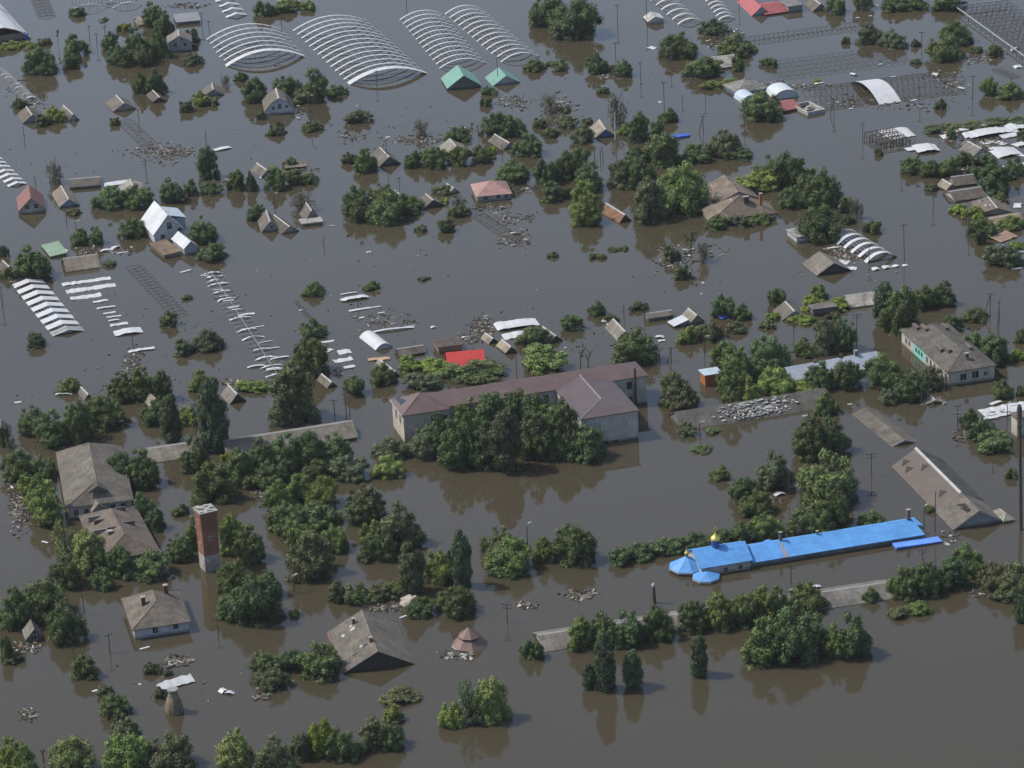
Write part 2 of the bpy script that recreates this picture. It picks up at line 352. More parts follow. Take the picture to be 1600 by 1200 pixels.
H('house','sunken grey gable with small attic window and bush, below the first arched greenhouse',(318,151),(350,149),(307,142),1,14,wins=[('front',.5,.8,.5,.6)],wall=(.28,.3,.33),lm='the windowed sunken gable')
H('house','sunken grey roof with a bush against its gable, left one beside yellow vines',(37,193),(66,189),(26,180),2,15,wall=BLUEW)
H('house','sunken grey roof standing right of the yellow vines at upper left',(106,190),(124,187),(93,176),0.5,16,lm='the roof beside vines')
H('shed','low wide brown sheet roofed shed with dull wall beside a floating white roof panel',(110,297),(156,294),(111,283),5,7,'u',roof=SLATED,wall=(.3,.28,.24),cat='shed',lm='the wide brown shed')
H('house','small beige gable half hidden behind bushes right of the low wide brown shed',(192,303),(226,299),(182,292),2,12,wall=(.36,.3,.22),roof=(.3,.28,.25))
H('house','maroon roofed gabled house with pale windows and its reflection in the water at left edge',(31,335),(70,331),(21,315),7,25.9,roof=(.2,.085,.068),wall=(.4,.38,.32),rmat=m_metalroof,wins=[('front',.32,1.2,1.0,1.2),('front',.68,1.2,1.0,1.2)],cap=False,lm='the maroon roofed gabled house')
H('house','brown roofed house with pale blue gable right of the maroon roofed house',(94,325),(123,321),(83,304),3,15,wall=BLUEW,roof=(.24,.2,.17),verge=True)
H('mansard_house','white mansard roofed house with three dark gable windows, above open water near the top',(415,180),(460,176),(402,165),8,17,'gambrel',wall=(.48,.5,.54),roof=SLATE,wins=[('front',.28,1.4,.7,.9),('front',.5,1.5,.8,1.4),('front',.75,1.7,.7,.7)],lm='the white mansard roofed house')
H('green_roof_house','bigger of the two mint green roofed houses below the arched greenhouses',(700,141),(751,136),(687,125),4,25.9,roof=(.15,.32,.25),wall=(.14,.14,.13),rmat=m_metalroof,cap=False,lm='the bigger mint green roof')
H('green_roof_house','smaller mint green roofed house with pale gable, right of the bigger green one',(771,134),(812,129),(759,121),1,19,roof=(.14,.3,.24),wall=(.35,.38,.42),rmat=m_metalroof,cap=False,lm='the smaller mint green roof')
H('house','brown roofed house among trees cut by the top edge left of the greenhouses',(436,8),(470,5),(428,-4),2,9,roof=(.33,.24,.2),wall=(.3,.25,.2))
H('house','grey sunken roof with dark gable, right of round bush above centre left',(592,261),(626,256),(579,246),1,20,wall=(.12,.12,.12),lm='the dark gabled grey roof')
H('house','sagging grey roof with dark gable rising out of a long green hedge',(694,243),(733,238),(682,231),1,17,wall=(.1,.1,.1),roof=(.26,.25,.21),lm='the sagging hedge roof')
H('house','small grey roof with pale blue gable beside a power pole above centre',(786,234),(806,230),(771,219),1,13,wall=BLUEW)
H('house','faded pink roofed house with white front wall and dark openings beside floating rubbish',(746,316),(799,311),(732,297),9,13,'hipu',roof=(.34,.2,.17),wall=(.42,.41,.39),rmat=m_metalroof,wins=[('front',.25,.4,1.0,1.2),('front',.62,.5,.9,1.1),('front',.85,.5,.8,1.0)],cap=False,lm='the faded pink roofed house')
H('shed','tiny white gabled shed left of the faded pink roofed house',(702,303),(716,300),(695,296),2,10,wall=WHITE,roof=SLATEL,cat='shed')
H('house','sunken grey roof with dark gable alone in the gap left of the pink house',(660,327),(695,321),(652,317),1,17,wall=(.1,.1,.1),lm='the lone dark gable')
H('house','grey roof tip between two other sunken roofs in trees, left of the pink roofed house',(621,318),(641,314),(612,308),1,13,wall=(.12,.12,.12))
H('house','grey roof tip in the left end of the round thicket above centre',(572,322),(588,319),(562,314),2,14,wall=(.3,.3,.3))
H('house','grey gabled roof with small window, left one of a joined pair below the round bush',(409,363),(438,360),(397,346),1,23,wins=[('front',.55,.8,.7,.8)],wall=(.3,.29,.3),lm='the joined grey roofs')
H('house','low hipped roof joined to the right side of a grey gabled roof',(441,366),(465,361),(424,347),2,13,'v',wall=(.38,.36,.3),roof=SLATED)
H('house','small steep grey gable behind a low white slab, beside a dark leafless bush',(477,345),(499,342),(472,333),2,21,wall=(.25,.25,.24))
H('slab_roof_shed','low flat pale slab roofed shed in front of the small steep grey gable',(473,354),(504,350),(471,347),3.5,1,'flat',roof=(.33,.32,.3),wall=(.35,.34,.3),cat='shed')
H('slab_roof_shed','low brown slab roof poking over a low hedge above centre left',(447,265),(479,262),(446,258),2,1,'flat',roof=(.17,.145,.118),wall=(.1,.1,.1),cat='shed')
H('house','small grey roof with white ridge at the left end of a low hedge',(408,277),(424,272),(398,265),1,14,wall=WHITE)
# --- top right
H('red_roof_house','big red roofed house with pale blue gable cut by the top edge at right',(1175,25),(1204,22),(1160,2),1,19,roof=(.36,.09,.09),wall=BLUEW,rmat=m_metalroof,cap=False,lm='the top red roof')
H('red_roof_house','low red roofed wing right of the big red roofed house at the top',(1196,25),(1231,20),(1190,8),3,9,'u',roof=(.3,.08,.08),wall=(.12,.1,.1),rmat=m_metalroof,cap=False)
H('house','grey flat roofed block between the red roofs and a grey roof at the top',(1232,20),(1254,17),(1228,10),9,1,'flat',wall=(.27,.27,.27),roof=(.2,.2,.2))
H('house','small grey roof with pale verge partly behind a round tree at the top edge',(1270,18),(1294,15),(1262,8),2,14,wall=(.2,.2,.22),verge=True)
H('cabin','capsized white cabin with broken poles floating alone near the top',(1014,38),(1037,36),(1011,27),5,6,'v',roof=WHITE,wall=WHITE,cat='cabin',tilt=-7,cap=False,lm='the capsized white cabin')
H('house','grey roof with broad front slope and blue white wall behind round trees, upper right',(1109,110),(1154,105),(1096,94),3,12,'u',roof=(.32,.31,.28),wall=(.4,.47,.55),lm='the broad grey roof')
H('house','grey hip roofed house with blue wall above two pale arched sheds',(1152,151),(1199,143),(1138,137),6,11,'hip',roof=(.22,.22,.2),wall=(.25,.33,.48),lm='the blue walled house')
H('shed','low maroon roofed shed in front of a pale arched shed, beside a round tree',(1221,177),(1250,171),(1208,164),4,8,'u',roof=(.28,.1,.09),wall=(.12,.08,.07),rmat=m_metalroof,cat='shed',cap=False,lm='the low maroon shed')
H('house','grey brown roof with bright blue gable beside a pale trunked birch',(931,216),(962,213),(913,202),2,17,roof=(.3,.27,.21),wall=(.12,.19,.36),lm='the blue gabled birch house')
H('grey_house','small grey house with jagged white gable among sheds near the right edge',(1520,250),(1546,245),(1508,238),6,16,wall=WHITE,roof=(.19,.18,.17),lm='the jagged white gable')
H('house','small beige gable at left of the sunken pair near the right edge',(1479,299),(1494,296),(1470,291),4,10,wall=(.3,.27,.2),roof=(.28,.24,.18))
H('house','dark sheet roof with white verge right of the small beige gable near the right edge',(1494,293),(1526,289),(1487,281),4,10,'u',wall=(.3,.28,.24),roof=SLATED)
H('house','grey roof lit along its white left gable, above a yellow green vine at right',(1494,316),(1541,309),(1485,300),3,9,'u',wall=WHITE,roof=SLATED,lm='the white gabled roof')
H('broken_house','collapsed grey house with torn roof sheets above the vines near the right edge',(1532,338),(1582,333),(1521,322),5,11,'v',wall=(.33,.3,.25),roof=(.17,.145,.118),holes=5,tilt=4,lm='the collapsed torn house')
H('broken_house','collapsed low brown roof lying in front of the torn grey house near the right edge',(1545,352),(1597,345),(1540,343),3,5,'u',wall=(.12,.1,.08),roof=(.26,.19,.13),holes=3,tilt=-4)
H('hip_roof_house','large old hip roofed house wrapped in bushes, front block with tall orange chimney',(1113,353),(1213,341),(1091,336),9,24,'hip',roof=(.22,.175,.135),wall=(.4,.38,.33),hipf=.45,holes=5,chim=[(.8,.25,3.2,.7,.7,(.42,.2,.07)),(.58,.3,1.1,1.3,.8,(.1,.09,.08))],wins=[('front',.12,.3,.8,1.1),('front',.3,.3,.8,1.1)],lm='the old hip roofed house')
H('hip_roof_house','rear block of the large old brown hip roofed house, longer ridge running back',(1124,322),(1184,315),(1103,296),7,19,'v',roof=(.205,.165,.128),wall=(.35,.33,.29),holes=2,cap=m_slate)
H('house','long rusty brown roof slope with white ridge sunk among trees right of centre',(968,348),(984,344),(938,303),2,15,'v',roof=(.26,.15,.09),wall=(.1,.09,.08),lm='the rusty sunk roof')
# --- middle right
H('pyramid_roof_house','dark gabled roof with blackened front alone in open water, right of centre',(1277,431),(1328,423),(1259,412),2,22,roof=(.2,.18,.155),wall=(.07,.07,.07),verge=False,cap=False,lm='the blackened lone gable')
H('shed','white flat topped shed corner sticking out under a big round tree',(1245,380),(1270,376),(1231,368),9,1,'flat',roof=(.3,.3,.28),wall=(.55,.56,.54),cat='shed',lm='the white shed corner')
H('house','house with pale patched sheet roof and bright white left gable beside yellow vines',(1329,482),(1374,476),(1311,468),3,14,'u',roof=(.4,.37,.33),wall=WHITE,lm='the pale patched roof')
H('house','small grey gable with bright blue white front amid yellow green vines at right',(1223,501),(1260,496),(1210,486),2,17,wall=(.5,.55,.62),roof=(.152,.137,.114),lm='the gable in vines')
H('shed','low dark slab roofed shed smothered by vines between two pale gabled houses',(1271,494),(1307,489),(1268,487),10,1,'flat',roof=(.15,.14,.13),wall=(.17,.15,.13),cat='shed')
H('house','long house with pale blue roof and beige left gable, half hidden by trees',(1238,600),(1378,575),(1224,582),5,17,'u',roof=(.36,.41,.47),wall=(.5,.42,.3),rmat=m_metalroof,cap=False,chim=[(.5,.22,.9,.7,.7,(.3,.3,.3))],lm='the long pale blue roof')
H('shed','pale blue lean-to shed against the beige gable of the long pale blue roof',(1212,600),(1236,594),(1203,590),3,4,'shedu',roof=(.36,.42,.5),wall=(.4,.36,.3),rmat=m_metalroof,cat='shed')
H('hut','small orange brick hut with pale blue flat roof among dense trees',(1102,604),(1127,600),(1093,596),17,1,'flat',roof=(.42,.52,.58),wall=(.42,.15,.05),rmat=m_metalroof,wmat=m_brick,cat='hut',lm='the orange hut')
H('sunken_roof','submerged pale brown hipped roof just breaking the surface above the big brown roof',(1394,697),(1431,690),(1336,654),.6,10,'v',roof=(.135,.12,.1),wall=(.3,.29,.27),L=19,cap=False,verge=True,cat='roof',lm='the submerged hip roof')
H('small_roof','tiny tan roof bump with white flecks left of the broken grey slabs at right',(1447,632),(1474,629),(1442,625),1,6,'v',roof=(.25,.22,.18),wall=(.3,.28,.25),cat='roof')
H('cream_house','cream walled building cut by the right edge behind the tall black mast',(1589,684),(1660,671),(1585,676),30,1,'flat',roof=SLATE,wall=(.5,.46,.38),wins=[('front',.5,2,.9,1.4)])
# --- middle left
H('green_shed','flat green roofed shed beside a big round tree at the left',(80,403),(104,399),(69,385),3,2,'shed',roof=(.2,.3,.2),wall=(.4,.38,.33),rmat=m_metalroof,cat='shed',lm='the flat green roofed shed')
H('house','long tan sheet roofed house facing front, above the white strips of a greenhouse',(106,425),(155,418),(98,410),2.5,15,'u',roof=(.25,.215,.17),wall=(.3,.26,.2),over=.4,lm='the tan roofed house')
H('dark_house','small dark roof with grey gable at the left edge beside a big round tree',(8,430),(23,427),(2,420),5,12,wall=(.25,.25,.25),roof=SLATED)
e, wh, rh, W, L, c, a = H('white_house','tall white two storey house with white roof, dark windows and a side dormer',(242,381),(289,373),(232,357),16,26,roof=(.55,.58,.6),wall=(.52,.54,.57),rmat=m_metalroof,cap=False,wins=[('front',.28,1.1,.9,1.0),('front',.52,3.3,1.2,1.7),('front',.85,2.3,1.0,.8)],lm='the tall white two storey house')
mb = MB(); mb.slab([(.2, -L*.25, wh+rh*.75), (W/2+1.6, -L*.25, wh+rh*.42), (W/2+1.6, L*.42, wh+rh*.42), (.2, L*.42, wh+rh*.75)], .14); mb.build('dormer_roof', m_metalroof, e, (.42,.48,.54))
mb = MB(); mb.box(1.2, W/2+1.4, -L*.2, L*.36, wh*.4, wh+rh*.42); mb.build('dormer_wall', m_wall, e, (.45,.47,.5))
H('porch','brown flat roofed porch in front of the tall white two storey house',(257,404),(281,399),(238,385),6,1,'shed',roof=(.2,.145,.1),wall=(.34,.29,.22),cat='porch')
H('white_outhouse','small white gabled outhouse with two windows at the right foot of the tall white house',(289,399),(309,395),(278,382),12,13,roof=(.55,.58,.6),wall=(.4,.42,.45),rmat=m_metalroof,cap=False,wins=[('left',.3,1.0,.45,.8),('left',.7,1.0,.45,.8)],cat='outhouse')
# --- around the red roof at the centre
H('red_roof_shed','bright red roofed house with white left gable at the edge of yellow green vines',(701,574),(757,569),(690,561),2,19,'u',roof=(.62,.06,.05),wall=WHITE,rmat=m_metalroof,cap=False,lm='the bright red roof')
H('house','dark brown slab roof with beige front wall just behind the bright red roof',(686,553),(722,548),(681,541),9,1,'flat',roof=(.1,.08,.065),wall=(.3,.23,.15))
H('house','low dark brown roof with thin pole behind the vines, left of the bright red roof',(626,559),(664,553),(620,549),4,7,'u',roof=(.11,.1,.085),wall=(.15,.13,.11))
H('house','small tan gable with dark opening right of the rubbish heap near the red roof',(791,553),(806,550),(782,541),4,10,wall=(.12,.1,.09),roof=(.32,.27,.2))
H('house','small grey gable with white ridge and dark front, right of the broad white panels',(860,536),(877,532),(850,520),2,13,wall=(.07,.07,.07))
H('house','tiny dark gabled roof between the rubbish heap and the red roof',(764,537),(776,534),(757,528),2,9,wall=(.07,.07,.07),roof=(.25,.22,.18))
H('house','steep brown slope leaning against the left end of the vines below the white arched panel',(612,590),(622,587),(600,568),2,12,roof=(.25,.22,.18),wall=(.18,.15,.12))
H('house','small dark roof with white ridge behind the tall dark poplar-like tree left of centre',(512,606),(523,602),(505,592),2,10,wall=(.2,.2,.2))
H('house','long grey gabled roof sinking beside the dead white boards, right of centre',(964,531),(990,527),(950,511),1,17,roof=(.24,.22,.18),wall=(.12,.12,.12),lm='the sinking grey roof')
H('barn','low dark barn with sagging roof and pale front wall, right of the sinking grey roof',(1013,503),(1052,497),(1010,497),6,6,'u',roof=(.17,.155,.13),wall=(.25,.24,.2),cat='barn',over=.15)
H('house','small grey gable with white sheet leaning on its left, above low willow bushes',(1078,508),(1100,504),(1067,497),4,16,wall=(.3,.27,.22),roof=(.25,.225,.18),lm='the white-sheeted gable')
H('tilted_roof','tilted white roof slab beside the small grey gable right of centre',(1054,512),(1074,508),(1049,505),3,6,'shed',roof=(.5,.52,.54),wall=(.35,.33,.3),rmat=m_metalroof,cat='roof')
# --- lower left
H('house','small grey gable with blue tarpaulin ridge hidden between trees left of centre',(235,636),(252,632),(226,627),4,13,roof=(.28,.26,.21),wall=(.3,.3,.3),cap=False)
H('house','small grey gable with white ridge just above the round pair of trees at left',(133,625),(143,622),(124,614),2,11,wall=(.2,.2,.2))
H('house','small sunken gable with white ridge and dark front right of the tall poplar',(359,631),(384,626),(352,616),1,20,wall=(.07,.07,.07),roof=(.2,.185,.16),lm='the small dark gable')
H('dark_house','dark roof corner with white verge cut by the left edge',(-14,683),(15,684),(-20,670),1,17,roof=(.1,.1,.1),wall=(.2,.2,.2))
H('hut','crooked wooden hut with open dark front, at lower left beside a rubbish pile',(42,1003),(66,999),(35,990),6,21,wall=(.16,.14,.12),roof=(.2,.185,.155),wmat=m_wood,cat='hut',cap=False,wins=[('front',.45,.3,1.1,.9)],tilt=3,lm='the crooked wooden hut')
H('sunken_roof','curved brown roof fragment among the low trees right of the brick tower clump',(424,968),(446,964),(420,958),3,10,'v',roof=(.14,.125,.105),wall=(.1,.1,.1),cat='roof',cap=False)
# ================================================================== LARGE BUILDINGS
# long two-part school with an annex
def px2(e, c, a, x, y): pass
e, wh, rh, W, L, c, a = house('school_building','long two storey school with maroon roof and cream end wall behind a tree clump',
   (630,649),(702.5,639),(609,624),43,17,'hip',roof=(.128,.086,.082),wall=(.5,.45,.37),rmat=m_metalroof,yaw=YAW,ez=True,hipf=.5,over=.35,
   wins=[('left',.35,3.6,1.0,1.9),('left',.7,3.6,1.0,1.9),('front',.65,3.6,1.0,1.9),('front',.9,3.9,1.0,1.3),('front',.65,.6,1.0,1.4)],cat='school',lm="the school's cream end")
school = e
# wing, in the block's frame (x to the right along the front)
def local_of(e_, pt): return e_.matrix_basis.inverted() @ pt
school.matrix_basis = Matrix.Translation(c) @ Matrix.Rotation(a, 4, 'Z')
q1 = local_of(school, P(1011,584,wh)); qf = local_of(school, P(705,632,wh))
yf = -L/2+.9; x0 = W/2-.6; x1 = q1.x; D = 9.0
m = MB(); m.box(W/2+.003, x1-.4, yf+.3, yf+D-.3, -2, wh-.02); m.build('wing_wall', m_wall, school, (.5,.47,.42))
rw = hm(850,610,12); ym = yf+D/2; m = MB(); z1 = wh+rw
hx = x1-D*.5
A=(x0,yf,wh+.01); B_=(x1,yf,wh+.01); Cc=(x1,yf+D,wh+.01); Dd=(x0,yf+D,wh+.01); f1=(-1.5,ym,z1); f2=(hx,ym,z1)
for q in ((A,B_,f2,f1),(B_,Cc,f2),(Cc,Dd,f1,f2)): m.slab(q,.16)
m.build('wing_roof', m_metalroof, school, (.128,.086,.082)).color = (.128,.086,.082,1)
for k in range(9):
    xx = W/2+3+k*(x1-W/2-5)/8.5
    for zz in ((3.9,1.7),(.6,1.5)):
        m = MB(); m.box(xx-.75,xx+.75,yf+.25,yf+.297,zz[0]-.1,zz[0]+zz[1]+.1); fr=m.build('window', m_white, school)
        m = MB(); m.box(xx-.6,xx+.6,yf+.23,yf+.249,zz[0],zz[0]+zz[1]); m.build('pane', m_dark, fr)
m = MB(); m.rod((x1-3.2,yf-.35,-1),(x1-3.2,yf-.35,wh+2.3),.32,.28,8); m.build('flue_pipe', m_rust, school)
# annex: projects towards the viewer
fa = local_of(school, P(906,654,wh)); ra = local_of(school, P(1000,641,wh)); ba = local_of(school, P(871,616,wh))
ax0, ax1 = fa.x, ra.x; ay = (fa.y+ra.y)/2; by = yf+.2
m = MB(); m.box(ax0+.3, ax1-.3, ay+.3, by+.08, -2, wh-.35); m.build('annex_wall', m_wall, school, (.52,.5,.46))
m = MB(); xm = (ax0+ax1)/2; rh2 = hm(940,650,9); hy = ay+(ax1-ax0)*.45; byy = by+D*.45
z0 = wh-.12
for q in (((ax0,ay,z0),(ax1,ay,z0),(xm,hy,z0+rh2)), ((ax1,ay,z0),(ax1,byy,z0),(xm,byy,z0+rh2),(xm,hy,z0+rh2)), ((xm,byy,z0+rh2),(ax0,byy,z0),(ax0,ay,z0),(xm,hy,z0+rh2))): m.slab(q,.16)
an = m.build('annex_roof', m_metalroof, school, (.1,.076,.076))
m = MB(); m.rod((ax0,ay,z0+.03),(xm,hy,z0+rh2+.03),.12,.12); m.rod((xm,hy,z0+rh2+.03),(xm,byy,z0+rh2+.03),.12,.12); m.build('ridge_cap', m_conc, an)
m = MB(); m.box(ax0+(ax1-ax0)*.36, ax0+(ax1-ax0)*.46, ay+.262, ay+.297, -.1, .45); m.build('basement_window', m_dark, school); m = MB(); m.box(ax0+(ax1-ax0)*.52, ax0+(ax1-ax0)*.62, ay+.262, ay+.297, -.1, .3); m.build('basement_window', m_dark, school)
land('the school annex', 960, 660); land('the long school roof', 800, 610)
# damaged hip corner: dark hole + pale fascia
m = MB(); m.slab([(-W/2+.6,L/2-1.2,wh+.55),(-W/2+2.2,L/2-1.2,wh+1.1),(-W/2+2.2,L/2-4.5,wh+1.2),(-W/2+.7,L/2-5,wh+.6)],.05); m.build('roof_hole', m_dark, school)
m = MB(); m.box(-W/2-.42,-W/2-.36,-L/2-.35,L/2+.35,wh-.3,wh+.05); m.build('fascia_board', m_white, school)
# apartment block at right
e, wh, rh, W, L, c, a = house('apartment_block','long two storey apartment block with grey hip roof and a turquoise painted wall patch',
   (1482,603),(1554,592),(1392,537),22,15,'hip',roof=(.12,.11,.096),wall=(.5,.47,.4),over=.4,hipf=.5,holes=6,cat='apartment block',
   wins=[('front',.32,.9,1.4,1.4),('front',.58,1.0,1.5,1.5),('front',.8,1.2,.7,.8)]+[('left',t_,1.0,.9,1.3) for t_ in (.1,.17,.55,.63,.71,.79,.87,.94)],
   chim=[(.22,.9,.8,.8,3.0,(.16,.14,.12)),(.32,.82,.8,.8,3.4,(.16,.14,.12)),(.75,.8,.8,.8,3.2,(.16,.14,.12)),(.2,.38,.9,.8,3.0,(.16,.14,.12)),(.3,.31,.9,.8,3.2,(.16,.14,.12)),(.78,.33,.8,.8,3.0,(.16,.14,.12)),(.5,.1,.5,.7,.7,(.1,.1,.1))],lm='the apartment block')
m = MB(); m.box(-W/2-.03,-W/2,L*.0,L*.24,.3,wh-.4); tp = m.build('painted_wall_patch', m_plain, e, (.2,.62,.55)); tp['label']='turquoise painted patch of wall'
for yy in (.04,.1,.16):
    m = MB(); m.box(-W/2-.07,-W/2-.034,L*yy,L*yy+1.0,1.1,2.3); fr = m.build('window', m_white, e)
    m = MB(); m.box(-W/2-.09,-W/2-.074,L*yy+.12,L*yy+.88,1.2,2.2); m.build('pane', m_dark, fr)
# big brown and grey gabled building on the right
e, wh, rh, W, L, c, a = house('long_gabled_building','long gabled building with brown rear roof, white ridge and mossy grey front roof',
   (1491,827),(1566,815),(1389,728),2.5,22,'v',roof=(.1,.077,.062),wall=(.34,.34,.36),rmat=m_metalroof,over=.4,verge=True,cap=False,cat='building',lm='the brown gabled building')
sl = rh/(W/2); m = MB(); o_ = .07; yb = -L/2+L*.27
m.add([(-W/2-.5,-L/2-.5,wh-.5*sl+o_),(0,-L/2-.5,wh+rh+o_),(W/2+.5,-L/2-.5,wh-.5*sl+o_),(-W/2-.5,yb,wh-.5*sl+o_),(0,yb,wh+rh+o_),(W/2+.5,yb,wh-.5*sl+o_)],[(0,1,4,3),(1,2,5,4)])
m2 = MB()
for sx in (-1,1): m2.slab([(0,-L/2-.5,wh+rh+o_),(sx*(W/2+.5),-L/2-.5,wh-.5*sl+o_),(sx*(W/2+.5),yb,wh-.5*sl+o_),(0,yb,wh+rh+o_)],.06)
fo = m2.build('front_roof', m_slate, e, (.165,.15,.125)); fo['label']='mossy grey slate front section of roof'
m2 = MB(); m2.slab([(W/2*.02,yb,wh+rh+.06),(W/2+.5,yb,wh-.5*sl+.06),(W/2+.5,L/2+.4,wh-.5*sl+.06),(W/2*.02,L/2+.4,wh+rh+.06)],.05); m2.build('painted_shade_slope', m_slate, e, (.075,.08,.08))  # shade of the right-hand slope put into a darker slate colour
m2 = MB(); m2.ext([(-.45,wh+rh-.1),(0,wh+rh+.2),(.3,wh+rh+.0),(0,wh+rh)],yb,L/2+.45); m2.build('ridge_cap', m_white, e)
for (tx,ty) in ((.75,.84),(.66,.93),(.5,.38),(.3,.75)):        # triangular roof vents
    x = -W/2*tx; z = wh+rh*(1-tx); y = -L/2+L*ty
    m2 = MB(); m2.add([(x-.9,y,z-.9*sl+.08),(x+.9,y-.1,z+.9*sl+.08),(x+.9,y+.1,z+.9*sl+.08),(x-.2,y+.9,z+.75)],[(0,1,3),(1,2,3),(2,0,3),(0,2,1)]); m2.build('roof_vent', m_rust, e)
m2 = MB()
for k in range(7): m2.box(-1.6-random.random()*1.2,-1.2+random.random(),-L/2+1.5+k*.5,-L/2+1.8+k*.5,wh+rh*.78,wh+rh*.86)
m2.build('broken_lath', m_wood, e, (.08,.07,.06))
house('annex_shed','low domed mossy roof annex at the front right foot of the long brown gabled building',(1569,817),(1583,814),(1556,802),3,7,'hip',roof=(.28,.27,.22),wall=(.3,.3,.3),cat='annex')
# left big building + lower annex
e, wh, rh, W, L, c, a = house('communal_building','large grey slate roofed building among trees at the left, with a dark triangular roof gable',
   (108,811),(207,799),(62,728),19,23,'hip',roof=(.155,.139,.116),wall=(.48,.46,.42),over=.5,hipf=.34,holes=7,cat='building',
   wins=[('front',.12,.6,.8,1.3),('front',.28,.6,.8,1.3),('front',.7,.7,1.0,1.4),('front',.87,.7,1.0,1.4)],lm='the large slate roof')
sl = rh/((L/2)-(L/2+.5-(W/2+.5)*.68)); m = MB()
yg = -L/2+W*.17; m.add([(-W*.17,yg-1.2,wh+rh*.62),(W*.17,yg-1.2,wh+rh*.62),(0,yg-.9,wh+rh+.02),(0,yg+2.6,wh+rh+.02)],[(0,1,2),(0,2,3),(2,1,3),(0,3,1)])
m.build('roof_gable', m_wood, e, (.1,.09,.08))
e, wh, rh, W, L, c, a = house('communal_annex','brown roofed lower annex with many ventilation blocks, in front of the large slate roof',
   (162,888),(248,873),(122,818),13,19,'hip',roof=(.155,.128,.106),wall=(.33,.3,.27),over=.4,hipf=.42,holes=0,cat='building',
   chim=[(.18,.78,.9,2.6,.35,(.3,.29,.27)),(.24,.68,.7,2.4,.35,(.14,.13,.12)),(.66,.82,.7,2.6,.3,(.16,.14,.13)),(.17,.48,.9,2.8,.35,(.3,.29,.27)),(.3,.36,.8,.9,.9,(.2,.18,.17)),(.36,.42,.7,1.9,.3,(.16,.14,.13)),(.68,.5,.7,2.8,.3,(.16,.14,.13))],lm='the brown vented annex')
house('annex_shed','short gabled link roof joining the large slate roof and its brown annex',(146,812),(166,808),(141,803),15,9,'v',roof=(.25,.21,.175),wall=(.33,.3,.27),cat='shed',cap=False)
# white walled house lower left
house('white_walled_house','white walled house with tan hip roof and two brick chimneys, alone at lower left',
   (211,999),(296,986),(183,953),16,23,'hip',roof=(.17,.145,.118),wall=(.5,.51,.54),over=.45,hipf=.42,cat='house',
   wins=[('front',.38,.7,.9,1.1),('front',.76,.9,.9,1.0),('left',.3,.4,1.0,1.2)],chim=[(.28,.45,1.9,.75,.75,(.16,.075,.055)),(.75,.75,1.9,.75,.75,(.16,.075,.055))],lm='the white walled house')
# big sunken gabled roof
e, wh, rh, W, L, c, a = house('sunken_gabled_roof','big grey gabled roof sunk to its eaves with dark planked gable, lower left',
   (540,1051),(643,1037),(497,990),3,25,'v',roof=(.152,.137,.114),wall=(.075,.065,.06),wmat=m_wood,over=.5,cat='house',holes=7,cap=m_slate,
   chim=[(.33,.85,1.0,.5,.5,(.12,.09,.08)),(.46,.25,.9,.6,.6,(.3,.11,.07))],lm='the big sunken gabled roof')
m = MB(); m.box(-W/2-.75,-W/2-.6,-L/2,L/2,wh-.55,wh-.25); m.build('eave_board', m_wood, e, (.4,.2,.12))
# water-side barns (long low roofs)
house('long_barn','long low barn roof with pale ridge running left of centre behind the tree clump',(358,718),(557,686),(352,707),5,12,'u',roof=(.18,.165,.135),wall=(.33,.34,.36),over=.35,L=9.5,yaw=YAW,cat='barn',lm='the long low barn')
house('long_barn','short low barn roof with white corrugated ridge between trees at left',(236,724),(312,712),(231,712),1.5,10,'u',roof=(.21,.195,.165),wall=(.3,.3,.3),over=.3,L=8.5,yaw=YAW,cat='barn',lm='the short white-ridged barn')
e,wh,rh,W,L,c,a = house('long_barn','very long half submerged barn roof with white left gable running behind the lower right hedge',(851,1018),(1402,934),(840,996),1.5,11,'u',roof=(.185,.175,.155),wall=(.52,.5,.42),over=.3,L=8.0,cat='barn',lm=None)
land("the hedge barn's white gable", 862, 1000); land("the hedge barn's open roof", 1335, 922)
e,wh,rh,W,L,c,a = house('broken_slate_roof','long submerged slate roof with a broken heap of white pieces, right of centre',(1066,673),(1302,636),(1055,660),1,17,'u',roof=(.13,.122,.108),wall=(.2,.2,.19),over=.2,L=9.0,yaw=YAW,cat='roof',cap=False,lm='the broken submerged slate roof')
m = MB(); random.seed(5)
for k in range(300):
    y = random.gauss(-L*.02, L*.11); t_ = random.uniform(.1, .95); x = -W/2*t_; z = wh+rh*(1-t_)+.05+random.random()*.2; s = random.uniform(.12,.5)
    v = [Vector((sx*s, sy*s*random.choice((.25,.6)), sz*.06)) for sx in (-1,1) for sy in (-1,1) for sz in (-1,1)]
    rm = Matrix.Rotation(random.uniform(0,6.3),3,'Z') @ Matrix.Rotation(random.uniform(-.9,.9),3,'X')
    m.add([rm@q+Vector((x,y,z)) for q in v],[(0,1,3,2),(4,6,7,5),(0,4,5,1),(2,3,7,6),(0,2,6,4),(1,5,7,3)])
m.build('broken_sheets', m_white, e)['kind']='stuff'
